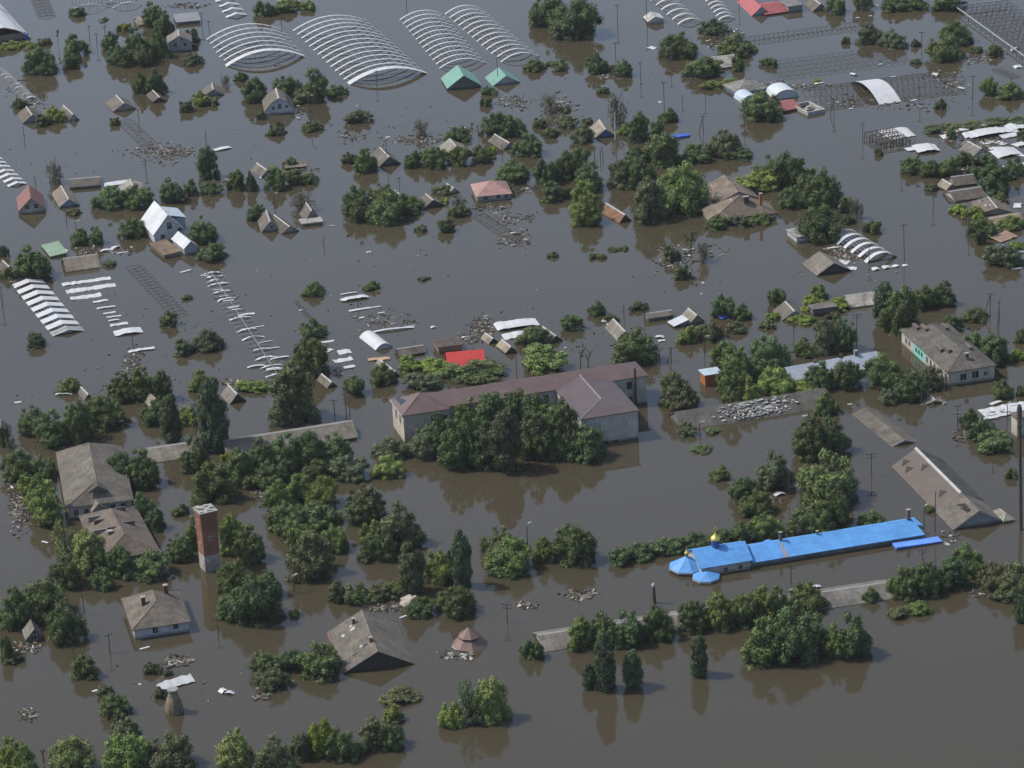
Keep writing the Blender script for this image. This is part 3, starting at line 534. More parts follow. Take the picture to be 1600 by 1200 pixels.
# brick water tower
f = P(320,894); r = P(349,890); b = P(313,884)
tw = 25.5/ppm(332,890); dirx=Vector((math.cos(R(25)),math.sin(R(25)),0)); f = P(321.5,894.5); th_ = hm(332,890,90); ctr = f+dirx*tw/2+Vector((-dirx.y,dirx.x,0))*tw/2
t = empty('water_tower', (ctr.x,ctr.y,0), math.atan2(dirx.y,dirx.x)); tag(t,'red brick water tower with peeling white plinth and pale rubble on its flat top','water tower'); land('the brick water tower', 330, 870)
def taper(z0,z1,w0,w1,mb_):
    mb_.add([(-w0/2,-w0/2,z0),(w0/2,-w0/2,z0),(w0/2,w0/2,z0),(-w0/2,w0/2,z0),(-w1/2,-w1/2,z1),(w1/2,-w1/2,z1),(w1/2,w1/2,z1),(-w1/2,w1/2,z1)],[(0,3,2,1),(4,5,6,7),(0,1,5,4),(1,2,6,5),(2,3,7,6),(3,0,4,7)])
h = th_
m = MB(); taper(-2,h*.27,tw,tw*1.01,m); m.build('plinth', weathered('peeling_plaster',(.42,.4,.36),.9,.35,.6,dirt=(.16,.13,.1)), t)
m = MB(); taper(h*.27,h*.68,tw*1.0,tw*1.04,m); m.build('shaft', m_brick, t, (.33,.15,.095))
m = MB(); taper(h*.68,h*.705,tw*1.1,tw*1.1,m); taper(h*.705,h*.95,tw*1.06,tw*1.08,m); taper(h*.95,h,tw*1.14,tw*1.14,m); m.build('tank_housing', m_brick, t, (.27,.12,.08))
m = MB(); taper(h,h+.2,tw*1.2,tw*1.2,m); m.build('top_slab', m_conc, t)
m = MB(); random.seed(3)
for k in range(9):
    x=random.uniform(-.4,.4)*tw; y=random.uniform(-.4,.4)*tw; m.box(x-random.uniform(.2,.7),x+.3,y-.2,y+random.uniform(.1,.5),h+.2,h+.3+random.random()*.35)
m.build('rubble', m_white, t)
for (sd_,zz) in (('-y',.53),('-x',.8),('-x',.4)): window(t, sd_, .5, h*zz, .6,.8, tw*1.04+.04, tw*1.04+.04)
# bottle shaped tower
p0 = P(273,1112); t = empty('brick_kiln_tower',(p0.x,p0.y,0)); tag(t,'squat bottle shaped stone chimney tower with flat cap, lower left','tower'); land('the bottle shaped tower',273,1100)
s_ = 1/ppm(273,1112); hh = hm(273,1116,36)
prof = [(14,-.3),(14.5,.1),(14,.25),(12.5,.42),(10,.6),(8,.72),(7.2,.82),(7.2,.9)]
m = MB(); m.lathe([(r*s_,z*hh) for r,z in prof],12); m.build('tower_body', weathered('old_masonry',(.27,.24,.17),.95,.45,1.2,bricks=True,dirt=(.12,.11,.05)), t)
m = MB(); m.lathe([(8.5*s_,.9*hh),(9*s_,.93*hh),(9*s_,.99*hh),(5*s_,1.0*hh)],12); m.build('cap', m_conc, t)
# octagonal pavilion
p0 = P(734,1007); t = empty('pavilion',(p0.x,p0.y,0),R(10)); tag(t,'octagonal pavilion with two tier maroon roof sunk to its eaves, lower centre','pavilion'); land('the octagonal pavilion',734,1000)
s_ = 1/ppm(734,1007); hh = hm(734,1007,27)
m = MB(); m.lathe([(28*s_,.0*hh),(28.5*s_,.05*hh),(17*s_,.42*hh),(15*s_,.43*hh)],8); m.build('lower_roof', m_metalroof, t, (.2,.125,.1))
m = MB(); m.lathe([(13*s_,.25*hh),(13*s_,.52*hh)],8); m.build('clerestory', m_wood, t, (.06,.05,.05))
m = MB(); m.lathe([(18*s_,.5*hh),(18.2*s_,.54*hh),(.8*s_,1.0*hh),(.5*s_,1.05*hh)],8); m.build('upper_roof', m_metalroof, t, (.17,.105,.088))
m = MB(); m.lathe([(28.9*s_,-.12*hh),(29.2*s_,.0),(28.9*s_,.03*hh),(27*s_,.05*hh)],8); m.build('eave_trim', m_white, t)
m = MB(); m.lathe([(1*s_,1.0*hh),(1.3*s_,1.08*hh),(.3*s_,1.2*hh)],6); m.build('finial', m_rust, t)
m = MB(); m.lathe([(24*s_,-2),(24*s_,.02*hh)],8); m.build('wall', m_wall, t, (.3,.28,.25))
# ------------------------------------------------------------------ blue roofed church
BLUE = (.1,.31,.67)
fch = P(1178,888); rch = P(1448,846); a = YAW-R(1.0); u = Vector((math.cos(a),math.sin(a),0)); v = Vector((-math.sin(a),math.cos(a),0))
org = P(1096,901); ch = empty('church',(org.x,org.y,0),a); tag(ch,'low church with bright blue roof, gold onion dome and long hall half under water','church')
land("the church's gold dome",1110,880); land("the church's long hall",1310,855)
Mi = (Matrix.Translation(org) @ Matrix.Rotation(a,4,'Z')).inverted()
def lc(x,y,z=0): return Mi @ P(x,y,z)
X1 = lc(1172,888).x; sc0 = 1/ppm(1100,890); whn = hm(1100,900,14); Yn = 8.4
# nave
m = MB(); m.box(0,X1,0,Yn,-2,whn-.02); nv = m.build('nave_wall', m_wall, ch, (.5,.49,.45))
m = MB(); rn = 2.15; o_=.45
m.slab([(-o_,-o_,whn),(X1+o_,-o_,whn),(X1+o_,Yn/2,whn+rn),(-o_,Yn/2,whn+rn)],.12); m.slab([(X1+o_,Yn+o_,whn),(-o_,Yn+o_,whn),(-o_,Yn/2,whn+rn),(X1+o_,Yn/2,whn+rn)],.12)
nr = m.build('nave_roof', m_metalroof, ch, BLUE)
m = MB(); m.ext([(-.06-o_,whn-.3),(0-o_,whn-.3),(0-o_,whn+.02),(-.06-o_,whn+.02)],-.01,.0)
m = MB(); m.add([(0,0.01,whn-.1),(0,Yn-.01,whn-.1),(0,Yn/2,whn+rn-.12),(X1,0.01,whn-.1),(X1,Yn-.01,whn-.1),(X1,Yn/2,whn+rn-.12)],[(0,1,2),(3,5,4),(0,3,4,1),(0,2,5,3),(1,4,5,2)]); m.build('gable', m_wall, ch, (.5,.49,.46))
for k in (.5,.8): window(ch,'-y',1,.2,.7,.9, 2*X1*k, 0)
# long hall
X2 = lc(1448,846).x; wl = 1.15; rl = 1.85; Yl0 = .5; Yl = 7.4
m = MB(); m.box(X1+.005,X2-.4,Yl0,Yl0+Yl,-2,wl-.02); m.build('hall_wall', m_wall, ch, (.3,.31,.33))
m = MB(); m.slab([(X1+.55,Yl0-.5,wl),(X2,Yl0-.5,wl),(X2-1.2,Yl0+Yl/2,wl+rl),(X1+.55,Yl0+Yl/2,wl+rl)],.12); m.slab([(X2,Yl0+Yl+.5,wl),(X1+.55,Yl0+Yl+.5,wl),(X1+.55,Yl0+Yl/2,wl+rl),(X2-1.2,Yl0+Yl/2,wl+rl)],.12); m.slab([(X2,Yl0-.5,wl),(X2,Yl0+Yl+.5,wl),(X2-1.2,Yl0+Yl/2,wl+rl)],.12)
hr = m.build('hall_roof', m_metalroof, ch, (.105,.325,.69))
for (px_,py_,hh_,w_) in ((1227,852,1.9,.5),(1426,818,2.3,.65),(1285,843,.9,.35)):
    q = lc(px_,py_,wl+rl); chimney(hr, q.x, Yl0+Yl/2, wl+rl-.3, hh_, w_, w_, col=(.22,.15,.13))
m = MB(); q = lc(1228,865,wl+.5); sl=rl/(Yl/2+.5)
m.slab([(q.x-.35,Yl0-.45,wl+.03),(q.x+.5,Yl0-.45,wl+.03),(q.x-.1,Yl0+Yl/2-.6,wl+rl-.1),(q.x-.5,Yl0+Yl/2-.6,wl+rl-.1)],.02); m.build('rust_stain_strip', m_plain, hr, (.3,.27,.24))
# small dormer gable and lean-to at the right end
m = MB(); m.ext([(X2-7,.15),(X2+2.6,.15),(X2+2.6,.35),(X2-7,.6)],Yl0-3.0,Yl0-.6); m.build('lean_to_roof', m_metalroof, ch, (.13,.3,.86))
m = MB(); m.slab([(X2-.3,Yl0+Yl*.7,.9),(X2+1.7,Yl0+Yl*.62,.7),(X2+.6,Yl0+Yl*.95,1.6),(X2-.3,Yl0+Yl*.95,1.6)],.1); m.build('side_roof', m_metalroof, ch, (.105,.325,.69))
m = MB(); m.slab([(X1+3.5,Yl0+Yl*.5,wl+rl-.05),(X1+6.5,Yl0+Yl*.5,wl+rl-.05),(X1+5.6,Yl0+Yl*.6,wl+rl+.2),(X1+5,Yl0+Yl*.6,wl+rl+.2)],.1); m.build('rear_dormer_roof', m_metalroof, ch, BLUE)
# polygonal apse with cone roof and little cupola
ax, ay_ = lc(1071,886).x, Yn*.5; ra_ = 3.5
m = MB(); m.lathe([(ra_*.9,-2),(ra_*.9,.75)],8,(ax,ay_)); m.build('apse_wall', m_wall, ch, (.5,.49,.45))
m = MB(); m.lathe([(ra_*1.03,.68),(ra_*1.03,.78),(.25,2.75)],8,(ax,ay_)); ar = m.build('apse_roof', m_metalroof, ch, BLUE)
m = MB(); m.lathe([(.32,2.4),(.32,3.1)],8,(ax,ay_)); cu = m.build('cupola', m_metalroof, ch, (.12,.4,.2))
m = MB(); m.lathe([(.24,3.1),(.46,3.35),(.45,3.55),(.18,3.9),(.05,4.2)],10,(ax,ay_)); m.rod((ax,ay_,4.2),(ax,ay_,4.9),.05); m.rod((ax-.22,ay_,4.62),(ax+.22,ay_,4.62),.045); m.build('onion_dome', m_gold, cu)
m = MB(); m.lathe([(ra_*1.05,.45),(ra_*1.05,.675)],8,(ax,ay_)); m.build('apse_trim', m_white, ch)
m = MB()
for k in range(8): m.rod((ax+ra_*1.03*math.cos(k*math.pi/4),ay_+ra_*1.03*math.sin(k*math.pi/4),.79),(ax,ay_,2.78),.05,.04,4)
m.build('roof_seams', m_metalroof, ar, (.05,.16,.5))
# porch
qx = lc(1104,905).x; m = MB(); m.lathe([(2.7,.42),(2.75,.56),(.15,1.45)],8,(qx,-1.2)); m.build('porch_roof', m_metalroof, ch, BLUE)
m = MB(); m.lathe([(2.8,.15),(2.8,.41)],8,(qx,-1.2)); m.build('porch_trim', m_white, ch); m = MB(); m.lathe([(2.3,-2),(2.3,.2)],8,(qx,-1.2)); m.build('porch_wall', m_wall, ch, (.4,.39,.36))
# main onion dome
dx, dy = lc(1120,855,whn+rn).x, Yn*.5
m = MB(); m.lathe([(.8,whn+rn-.6),(.8,whn+rn+.75),(.92,whn+rn+.8),(.92,whn+rn+.95)],12,(dx,dy)); dr = m.build('dome_drum', m_metalroof, ch, (.05,.13,.4))
m = MB(); z = whn+rn+.95; m.lathe([(.55,z),(.88,z+.25),(.98,z+.55),(.84,z+.85),(.46,z+1.25),(.16,z+1.7),(.06,z+2.1)],14,(dx,dy)); m.rod((dx,dy,z+2),(dx,dy,z+3.1),.06); m.rod((dx-.35,dy,z+2.7),(dx+.35,dy,z+2.7),.05); m.rod((dx-.18,dy,z+2.95),(dx+.18,dy,z+2.95),.05)
m.build('onion_dome', m_gold, dr)
# ================================================================== GREENHOUSES
GG = 'flooded arched greenhouses'
def greenhouse(label, F, Rr, B, n, apx, sw, skip=(), only=None, front=None, axis='v', chev=False, rods=.035, rag=0.0, posts=True, nx=11, frame=m_pipe, name='greenhouse', rails=True, sink=.35, lm=None, yaw=None, dbl=True):
    """n arches; sw = width of the film strip on each, metres; front = depth of a whole sheet at the near end."""
    c, a, W, L = frame_of(F, Rr, B, 0.0, yaw); ah = hm((F[0]+Rr[0])/2, (F[1]+Rr[1])/2, apx)
    if axis == 'u': a += math.pi/2; W, L = L, W
    e = empty(name, (c.x, c.y, 0), a); tag(e, label, 'greenhouse', GG); random.seed(label)
    if lm: land(lm, (F[0]+Rr[0]+B[0]*2)/4+ (Rr[0]-F[0])*.25, (F[1]+B[1])/2)
    seg = 10
    def arc(t, dz=0):          # t -1..1
        if chev: z = ah*(1-abs(t))
        else: z = (ah+sink)*(1-t*t)-sink
        return Vector((W/2*t, 0, max(z, -.4)+dz))
    ts = [-1+2*k/seg for k in range(seg+1)]
    fr = MB()
    for i in range(n):
        y = -L/2+L*i/max(1, n-1)
        for dy in ((-.3, .3) if (sw and dbl) else (0,)):
            for t0, t1 in zip(ts, ts[1:]): fr.rod(arc(t0)+Vector((0, y+dy, 0)), arc(t1)+Vector((0, y+dy, 0)), rods, rods, 4)
        if posts:
            for t0 in ts[1:-1:2]:
                q = arc(t0)+Vector((0, y, 0)); fr.rod(q, (q.x, q.y, -.4), rods*.8, rods*.8, 4)
    if rails:
        for k in range(nx):
            t0 = -1+2*(k+.5)/nx; q = arc(t0, -.03); fr.rod((q.x, -L/2, q.z), (q.x, L/2, q.z), rods, rods, 4)
        q = arc(0); fr.rod((0, -L/2, q.z), (0, L/2, q.z), rods*1.2, rods*1.2, 4)
    fo = fr.build('frame', frame, e)
    def sheet(y0, y1, ta=-1, tb=1, nm='cover_strip', sag=.0):
        m = MB(); K = 12; vs = []
        for k in range(K+1):
            t0 = ta+(tb-ta)*k/K; q = arc(t0, .05); j = random.uniform(-rag, rag); j2 = random.uniform(-rag, rag)
            vs += [(q.x, y0+j, q.z), (q.x, y1+j2, q.z-sag)]
        m.add(vs, [(2*k, 2*k+2, 2*k+3, 2*k+1) for k in range(K)])
        m.add([(x, y, z-.03) for x, y, z in vs], [(2*k+1, 2*k+3, 2*k+2, 2*k) for k in range(K)])
        return m.build(nm, m_film, e)
    if sw:
        for i in range(n):
            if i in skip or (only is not None and i not in only): continue
            y = -L/2+L*i/max(1, n-1); ta, tb = -1, 1
            if rag: ta += random.random()**2*rag*2.2; tb -= random.random()**2*rag*2.2
            if tb-ta < .3: continue
            sheet(y-sw/2, y+sw/2, ta, tb)
    if front:
        m = MB()
        for k in range(17):
            q = arc(-.94+1.88*k/16, -.05); m.rod((q.x, -L/2, q.z), (q.x, -L/2, -.4), .03, .03, 4)
        m.rod((-W/2*.8, -L/2-.03, ah*.28), (W/2*.8, -L/2-.03, ah*.28), .06, .06, 4); m.build('end_frame', m_rust, e)
    if front: sheet(-L/2-front/2, -L/2+front/2, nm='front_cover')
    return e
gh = greenhouse
gh('arched greenhouse frame with six pale strips and white front sheet, left of the biggest one',(350,103),(479,87),(327,60),7,17,.85,front=2.6,rag=.05,lm='the first arched greenhouse')
gh('biggest arched greenhouse with over a dozen pale strips and a white curved front sheet',(541,131),(669,113),(451,46),14,16,.85,front=2.8,rag=.03,lm='the biggest arched greenhouse')
gh('arched greenhouse with thin white strips just right of the biggest one',(684,107),(762,98),(595,32),13,11,.75,lm='the third arched greenhouse')
gh('rightmost of the four big arched greenhouses with thin white strips at the top',(780,97),(846,88),(677,22),13,10,.75,lm='the fourth arched greenhouse')
gh('small arched greenhouse with pale strips at the top, beside the round tree with rubble',(1057,38),(1100,33),(1043,-3),6,7,.9,lm='the small striped greenhouse')
gh('smaller greenhouse with five pale strips at the top, left of the red roofs',(1121,31),(1151,29),(1103,-5),7,5,.9)
gh('bare greenhouse ribs on a central spine with a few grey rags, at upper left edge',(36,157),(60,153),(8,106),10,4,.5,skip=(2,5,8),rag=.3,rods=.05,posts=False)
gh('sunken greenhouse with white strips cut by the left edge',(12,291),(41,286),(-27,215),12,4,1.7,chev=True,posts=False,lm='the left edge strips')
gh('tangled bare frame of collapsed greenhouse at the top left beside the white tent',(55,29),(92,25),(25,-8),9,3,0,rods=.06,rag=.2,frame=m_rust)
gh('long arched greenhouse frame with white rags at the top left, left half',(107,17),(172,13),(80,-18),4,8,.35,rag=.2,frame=m_pipe)
gh('long arched greenhouse frame with white rags at the top left, right half',(173,13),(226,8),(148,-18),4,7,.3,rag=.2)
gh('short greenhouse with four wide white strips at the top, left of the low trees',(353,27),(387,23),(330,-6),5,5,1.6,rag=.15,chev=True,posts=False,lm='the wide white strips')
gh('white covered sheet greenhouse like a tent cut by the top left corner',(-48,74),(49,60),(-98,-12),2,22,0,front=0,nx=2,lm='the white tent greenhouse')
e = bpy.data.objects[[o.name for o in C.objects if o.name.startswith('greenhouse') and o.parent is None][-1]]
c, a, W, L = frame_of((-48,74),(49,60),(-98,-12)); ah = hm(0,70,22)
for (ya,yb,dz) in ((-.5,-.05,0),(-.07,.3,.25),(.28,.6,.1)):
    m = MB(); K=12; vs=[]
    for k in range(K+1):
        t0=-1+2*k/K; z=(ah+.3)*(1-t0*t0)*.9+.3+dz+.1*math.sin(k*2.1); vs+=[(W/2*t0,L*ya+.3*math.sin(k),z),(W/2*t0,L*yb,z+.1)]
    m.add(vs,[(2*k,2*k+2,2*k+3,2*k+1) for k in range(K)]); m.build('cover_sheet', m_film, e)
m = MB(); m.box(-W/2*.9,W/2*.86,-L/2+.9,-L/2+1.0,-1,ah*.45); m.build('end_wall', m_wall, e, (.3,.26,.21))
m = MB(); m.box(W/2*.8,W/2*.93,-L/2+.4,-L/2+.85,0,1.6); m.build('tarpaulin', m_plain, e, (.06,.16,.5))
gh('well preserved low greenhouse with nine broad white panels and zigzag gaps, left',(80,523),(130,514),(30,444),9,6,2.75,chev=True,posts=False,sink=0,dbl=True,front=2.2,lm='the nine white panels')
gh('bare curling greenhouse ribs on a spine, half sunk, right of the white strips',(262,497),(300,490),(180,420),18,3,0,rods=.06,posts=False,frame=m_rust,nx=1,lm='the bare greenhouse ribs')
gh('long sunken greenhouse of ribs with torn white rags running down toward the round bushes',(410,590),(456,583),(312,426),27,3,.5,skip=(1,3,5,7,8,10,12,13,15,17,18,20,22),rag=.42,rods=.05,posts=False,nx=1,lm='the rag covered ribs')
gh('short row of bare broken ribs with dark hoops left of the open water centre',(480,500),(492,498),(455,472),7,2,0,rods=.06,posts=False,frame=m_rust,nx=1)
gh('bare rectangular greenhouse frame lying flat in the water at upper left',(228,241),(264,235),(196,188),9,2.5,0,rods=.06,posts=False,frame=m_rust,nx=3,lm='the flat bare frame')
gh('messy collapsed greenhouse hoops below the faded pink roofed house',(800,385),(832,378),(762,330),10,4,0,rods=.05,frame=m_rust,nx=3)
gh('short greenhouse with thick ragged white strips among rubbish, right of the dark lone gable side',(1350,410),(1402,400),(1319,370),6,11,1.3,rag=.06,front=1.5,lm='the thick white strips')
gh('small white arched panel of a sunken greenhouse beside a long white scrap, centre',(587,548),(612,541),(566,526),2,8,0,front=0,nx=2,posts=False,lm='the white arched panel')
e = [o for o in C.objects if o.name.startswith('greenhouse') and o.parent is None][-1]
c, a, W, L = frame_of((587,548),(612,541),(566,526)); ah=hm(600,545,8); m=MB(); vs=[]; K=12
for k in range(K+1):
    t0=-1+2*k/K; z=ah*(1-t0*t0)+.08; vs+=[(W/2*t0,-L/2,z),(W/2*t0,L/2,z)]
m.add(vs,[(2*k,2*k+2,2*k+3,2*k+1) for k in range(K)]); m.ext([(-W/2,-.3),(W/2,-.3),(W/2*.5,ah*.7),(0,ah*.97),(-W/2*.5,ah*.7)],-L/2+.1,-L/2+.15); m.build('cover_sheet', m_film, e)
gh('wide wire mesh greenhouse with one big curved white sheet across it, upper right',(1296,174),(1512,146),(1262,136),26,13,6.5,only=(14,),axis='u',rods=.05,posts=True,nx=8,frame=m_rust,sink=.2,dbl=False,lm='the wire mesh greenhouse')
gh('pale arched shed roof like a half barrel behind the low maroon shed',(1210,156),(1248,151),(1200,144),3,13,0,front=0,nx=2,posts=False)
def barrel(e_, F, Rr, B, apx, mat=m_film, col=None, nm='cover_sheet'):
    c, a, W, L = frame_of(F, Rr, B); ah = hm(*F, apx); m = MB(); vs = []; K = 14
    for k in range(K+1):
        t0=-1+2*k/K; z=ah*math.sqrt(max(0,1-t0*t0))+.07; vs+=[(W/2*t0,-L/2,z),(W/2*t0,L/2,z)]
    m.add(vs,[(2*k,2*k+2,2*k+3,2*k+1) for k in range(K)]); m.ext([(W/2*math.cos(q*math.pi/8),ah*math.sin(q*math.pi/8)*.97) for q in range(9)],-L/2+.1,-L/2+.16)
    return m.build(nm, mat, e_, col)
barrel([o for o in C.objects if o.name.startswith('greenhouse') and o.parent is None][-1],(1210,156),(1248,151),(1200,144),13,m_plain,(.5,.55,.57))
c, a, W, L = frame_of((1160,162),(1186,158),(1148,152)); e = empty('arched_shed',(c.x,c.y,0),a); tag(e,'pale blue half barrel roof in front of the blue walled hip roofed house','shed'); barrel(e,(1160,162),(1186,158),(1148,152),11,m_plain,(.42,.5,.56),'curved_roof')
# flat grids of posts and wires
def grid(label, F, Rr, B, nu, nv, hpx, r=.04, cat='frame', name='post_frame', edge=None, jit=.15, rails=True, lm=None, mat=m_rust):
    c, a, W, L = frame_of(F, Rr, B); h = hm(*F, hpx); e = empty(name, (c.x, c.y, 0), a); tag(e, label, cat, 'bare frames standing in the water'); random.seed(label)
    m = MB(); 
    for i in range(nu+1):
        x = -W/2+W*i/nu
        for j in range(nv+1):
            y = -L/2+L*j/nv; q = random.uniform(-jit, jit); m.rod((x+q, y, -.5), (x+q*2, y, h*random.uniform(.8, 1.1)), r, r, 4)
    m.build('posts', mat, e)['kind'] = 'stuff'
    if rails:
        m = MB()
        for i in range(nu+1): x = -W/2+W*i/nu; m.rod((x, -L/2, h*.95), (x, L/2, h*.95), r*.8, r*.8, 4)
        for j in range(nv+1): y = -L/2+L*j/nv; m.rod((-W/2, y, h), (W/2, y, h), r*.9, r*.9, 4)
        m.build('rails', mat, e)
    if edge:
        m = MB(); m.box(-W/2-.15, -W/2+.15, -L/2, L/2, h*.9, h*1.05) if 'L' in edge else 0
        if 'B' in edge: m.box(-W/2, W/2, L/2-.12, L/2+.12, h*.9, h*1.1)
        m.build('edge_beam', m_pipe if 'L' in edge else m_rust, e)
    if lm: land(lm, (F[0]+Rr[0])/2, (F[1]+B[1])/2)
    return e
grid('low flat grid of thin rods just above the water, upper right',(1216,124),(1425,97),(1150,108),20,4,2.5,.05,lm='the low rod grid')
grid('tall field of dark posts with a pale edge beam at the top right corner',(1604,98),(1690,88),(1503,13),9,16,8,.07,edge='LB',lm='the corner post field')
grid('double row of short dark posts in open water below the red roofs',(1172,68),(1352,43),(1164,62),24,1,4,.07,rails=True,jit=.1,lm='the double post row')
grid('charred rafters of a burnt shed beside a cream panel, right side',(1376,232),(1420,225),(1368,213),9,3,9,.13,rails=True,lm='the charred rafters',mat=m_wood)
for o in C.objects:
    if o.parent and o.parent.name.startswith('post_frame') and o.active_material == m_wood: o.color = (.12,.11,.1,1)
grid('tiny collapsed rack of thin bars near the right edge',(1580,123),(1594,120),(1560,108),4,3,2,.05)
# ================================================================== FLOATING SHEETS AND BOARDS
def sheet(label, x, y, lx, ly, rot=0, tilt=0, z=.12, col=None, cat='board', name='floating_board', mat=None, bend=0.0, th=.08, group='pale boards and sheets floating in the water'):
    """x,y pixel of the centre; lx, ly metres along / across; rot degrees from the village grid."""
    p = P(x, y); e = MB(); random.seed(label+str(x)); K = max(3, int(lx/.8)); vs = []
    for k in range(K+1):
        xx = -lx/2+lx*k/K; zz = bend*(1-(2*k/K-1)**2); jj = .1*min(ly, 2.5); j = random.uniform(-jj, jj); j2 = random.uniform(-jj, jj); zz += random.uniform(-.05, .05)*min(ly, 2)
        vs += [(xx, -ly/2+j, zz), (xx, ly/2+j2, zz)]
    e.add(vs, [(2*k, 2*k+2, 2*k+3, 2*k+1) for k in range(K)]); e.add([(a_, b_, c_-th) for a_, b_, c_ in vs], [(2*k+1, 2*k+3, 2*k+2, 2*k) for k in range(K)])
    n = 2*(K+1)
    e.f += [(2*k, 2*k+n, 2*k+2+n, 2*k+2) for k in range(K)]+[(2*k+1, 2*k+3, 2*k+3+n, 2*k+1+n) for k in range(K)]+[(0, 1, 1+n, n), (2*K, 2*K+n, 2*K+1+n, 2*K+1)]
    o = e.build(name, mat or (m_film if col is None else m_plain), None, col); o.location = (p.x, p.y, z); o.rotation_euler = (R(tilt), 0, YAW+R(rot)); tag(o, label, cat, group); return o
random.seed(11)
def near_phrase(x, y, skip=None):
    best = None
    for ph, lx, ly in LAND:
        d = math.hypot(x-lx, (y-ly)*1.7)
        if best is None or d < best[0]: best = (d, ph, lx, ly)
    d, ph, lx, ly = best; dx = x-lx; dy = (y-ly)*1.7
    if abs(dx) > abs(dy): rel = 'left of' if dx < 0 else 'right of'
    else: rel = 'behind' if dy < 0 else 'in front of'
    q = 'just ' if d < 45 else ('' if d < 110 else 'far ')
    return q+rel+' '+ph
LATER = []      # objects whose label is completed once every landmark is known
BOARDS = [ # x, y, length, width, rot, bend
 (135,440,12,2.2,0,0),(142,451,12.2,2.4,0,0),(134,464,7.5,2.2,0,0),(157,471,3.6,1.5,5,0),(166,481,4.5,.8,0,.1),(171,489,3,.9,4,0),(178,495,3.5,.8,0,0),(178,501,2.6,.7,0,.1),(186,507,4.2,1.6,0,0),(200,519,6.6,3.6,0,.3),(221,547,6.2,1.6,0,.1),
 (184,287,7.5,3.2,0,.1),(348,233,5,2,10,.2),(545,459,4,.6,0,.1),(554,467,6.8,2,0,.3),(563,484,5.5,.9,3,.1),(587,480,2.4,.6,0,0),(596,489,1.6,.5,0,0),(614,516,10,.9,-4,.3),(636,511,4,.4,0,0),(510,549,3.5,1.6,30,0),(536,563,4.4,2.2,5,0),(546,574,2.6,1.6,0,0),(512,534,3,1,0,0),(538,550,3,2.5,0,0),
 (807,508,10,5,-3,.4),(812,524,8,3.2,-3,.2),(1019,75,2,3,20,0),(875,160,2,.5,0,0),(1031,160,1,.8,0,0),(1403,210,8,7,0,.3),(1447,233,6.2,6.5,-8,.5),(1424,234,3,2.5,0,.2),(1515,212,3.4,4,-10,.2),(1548,208,14,6,0,.5),(1590,199,7,5,5,.4),(1545,223,4,2.6,0,0),(1572,240,7,6,0,.5),(1596,243,2,5,40,.1),(1563,224,2,3.5,20,0),
 (1482,214,4,2.5,0,.2),(1500,204,5,2,5,.2),(1535,197,6,2.5,-4,.3),(1580,212,6,3,4,.2),(1595,226,4,3,10,.2),(1556,232,4,1.5,0,.1),(1592,259,5,2.5,0,.2),(1387,214,3,1.2,0,.1),(1592,394,5,1.5,5,.1),(1566,262,2.5,1,30,.1),(1540,318,2.5,1.5,40,.3),(1590,322,3,2,60,.4),(1599,640,6,2,0,.1),(1556,630,3,1,15,.1),
 (1317,410,3,2.6,-40,0),(1330,420,2.6,2,-30,0),(1304,387,3.5,.9,0,0),(1368,421,1.8,1.6,0,.2),(1385,418,2,1.7,0,.2),(1399,416,1.8,1.5,0,.1),(1414,415,1.2,1.2,0,0),(1570,640,11,3.5,3,.1),(1585,634,7,1.6,-2,.2),(1555,652,9,1.2,8,.1),(1589,420,3,.6,0,0),
 (100,616,3.8,1.2,-20,.2),(97,609,1.5,.9,0,.1),(108,645,.9,.6,0,0),(28,629,1.5,.8,0,0),(290,424,.9,3,-70,0),(191,395,3,.5,0,0),(167,392,3.2,1,-10,.3),(180,388,3,1,30,.3),(98,390,.8,4,20,0),(70,848,1.6,.5,-50,.1),(400,573,4,.9,0,.2),(430,578,4,1.3,-20,.2),(437,560,4.5,.7,2,.2),(425,545,3.5,.5,3,.1),(415,535,3.5,.4,3,.1),(403,511,3,.5,0,0),(385,492,4,1,0,.1),(365,480,3,.9,5,0),(357,470,2.6,.6,0,0),(350,463,2.4,.5,0,0),(340,453,2,.5,0,0),(330,441,2,.5,0,0),(322,431,1.4,.5,0,0),
 (576,94+300,1.2,.7,0,0),(519,353,1.4,.4,0,0),(470,485,1,.5,0,0),(677,512,1.2,.8,0,.2),(725,528,1,.8,0,.2),(953,507,1,1.6,60,0),(947,502,1,1.8,60,0),(1060,533,1,.8,0,.1),(1031,527,2,1.2,-30,.2),(1034,533,1.6,.8,0,.1),(477,87+485,1.2,.9,0,.1),(480,578,1.2,.7,10,0),
 (1275,172,1,.6,0,0),(1590,105,2.2,2,0,.2),(1586,78,3,1,20,.5),(1376,101,1.3,.8,0,.1),(1279,130,2.6,1.7,0,.1),(1396,120,1.6,.5,0,0),(1330,170,1.4,.6,0,0),(1427,157,2,.9,10,0),(1502,138,2.6,1.2,-60,.1),(1334,117,1,2.2,15,.3),(1462,117,1.4,2.2,20,.4),(1360,25,1,.6,0,0),(1340,28,1.2,.7,0,0),
 (1275,918,2,1,0,.2),(1237,923,.7,.9,0,0),(1218,773,2.4,1.4,10,.3),(1260,650,1.6,.5,0,0),(640,968-30,2.5,1.6,-20,.5),(630,964,1.6,.5,20,0),(349,1081,1.6,1.3,30,.4),(359,1084,1.8,.8,-30,.3),(250,1071,1.2,.8,0,0),(226,1013,2,.4,15,0),(148,1080,1,.6,0,0),(1328,930-600+2+300,1,.5,0,0),(1454,940+0,.1,.1,0,0),
]
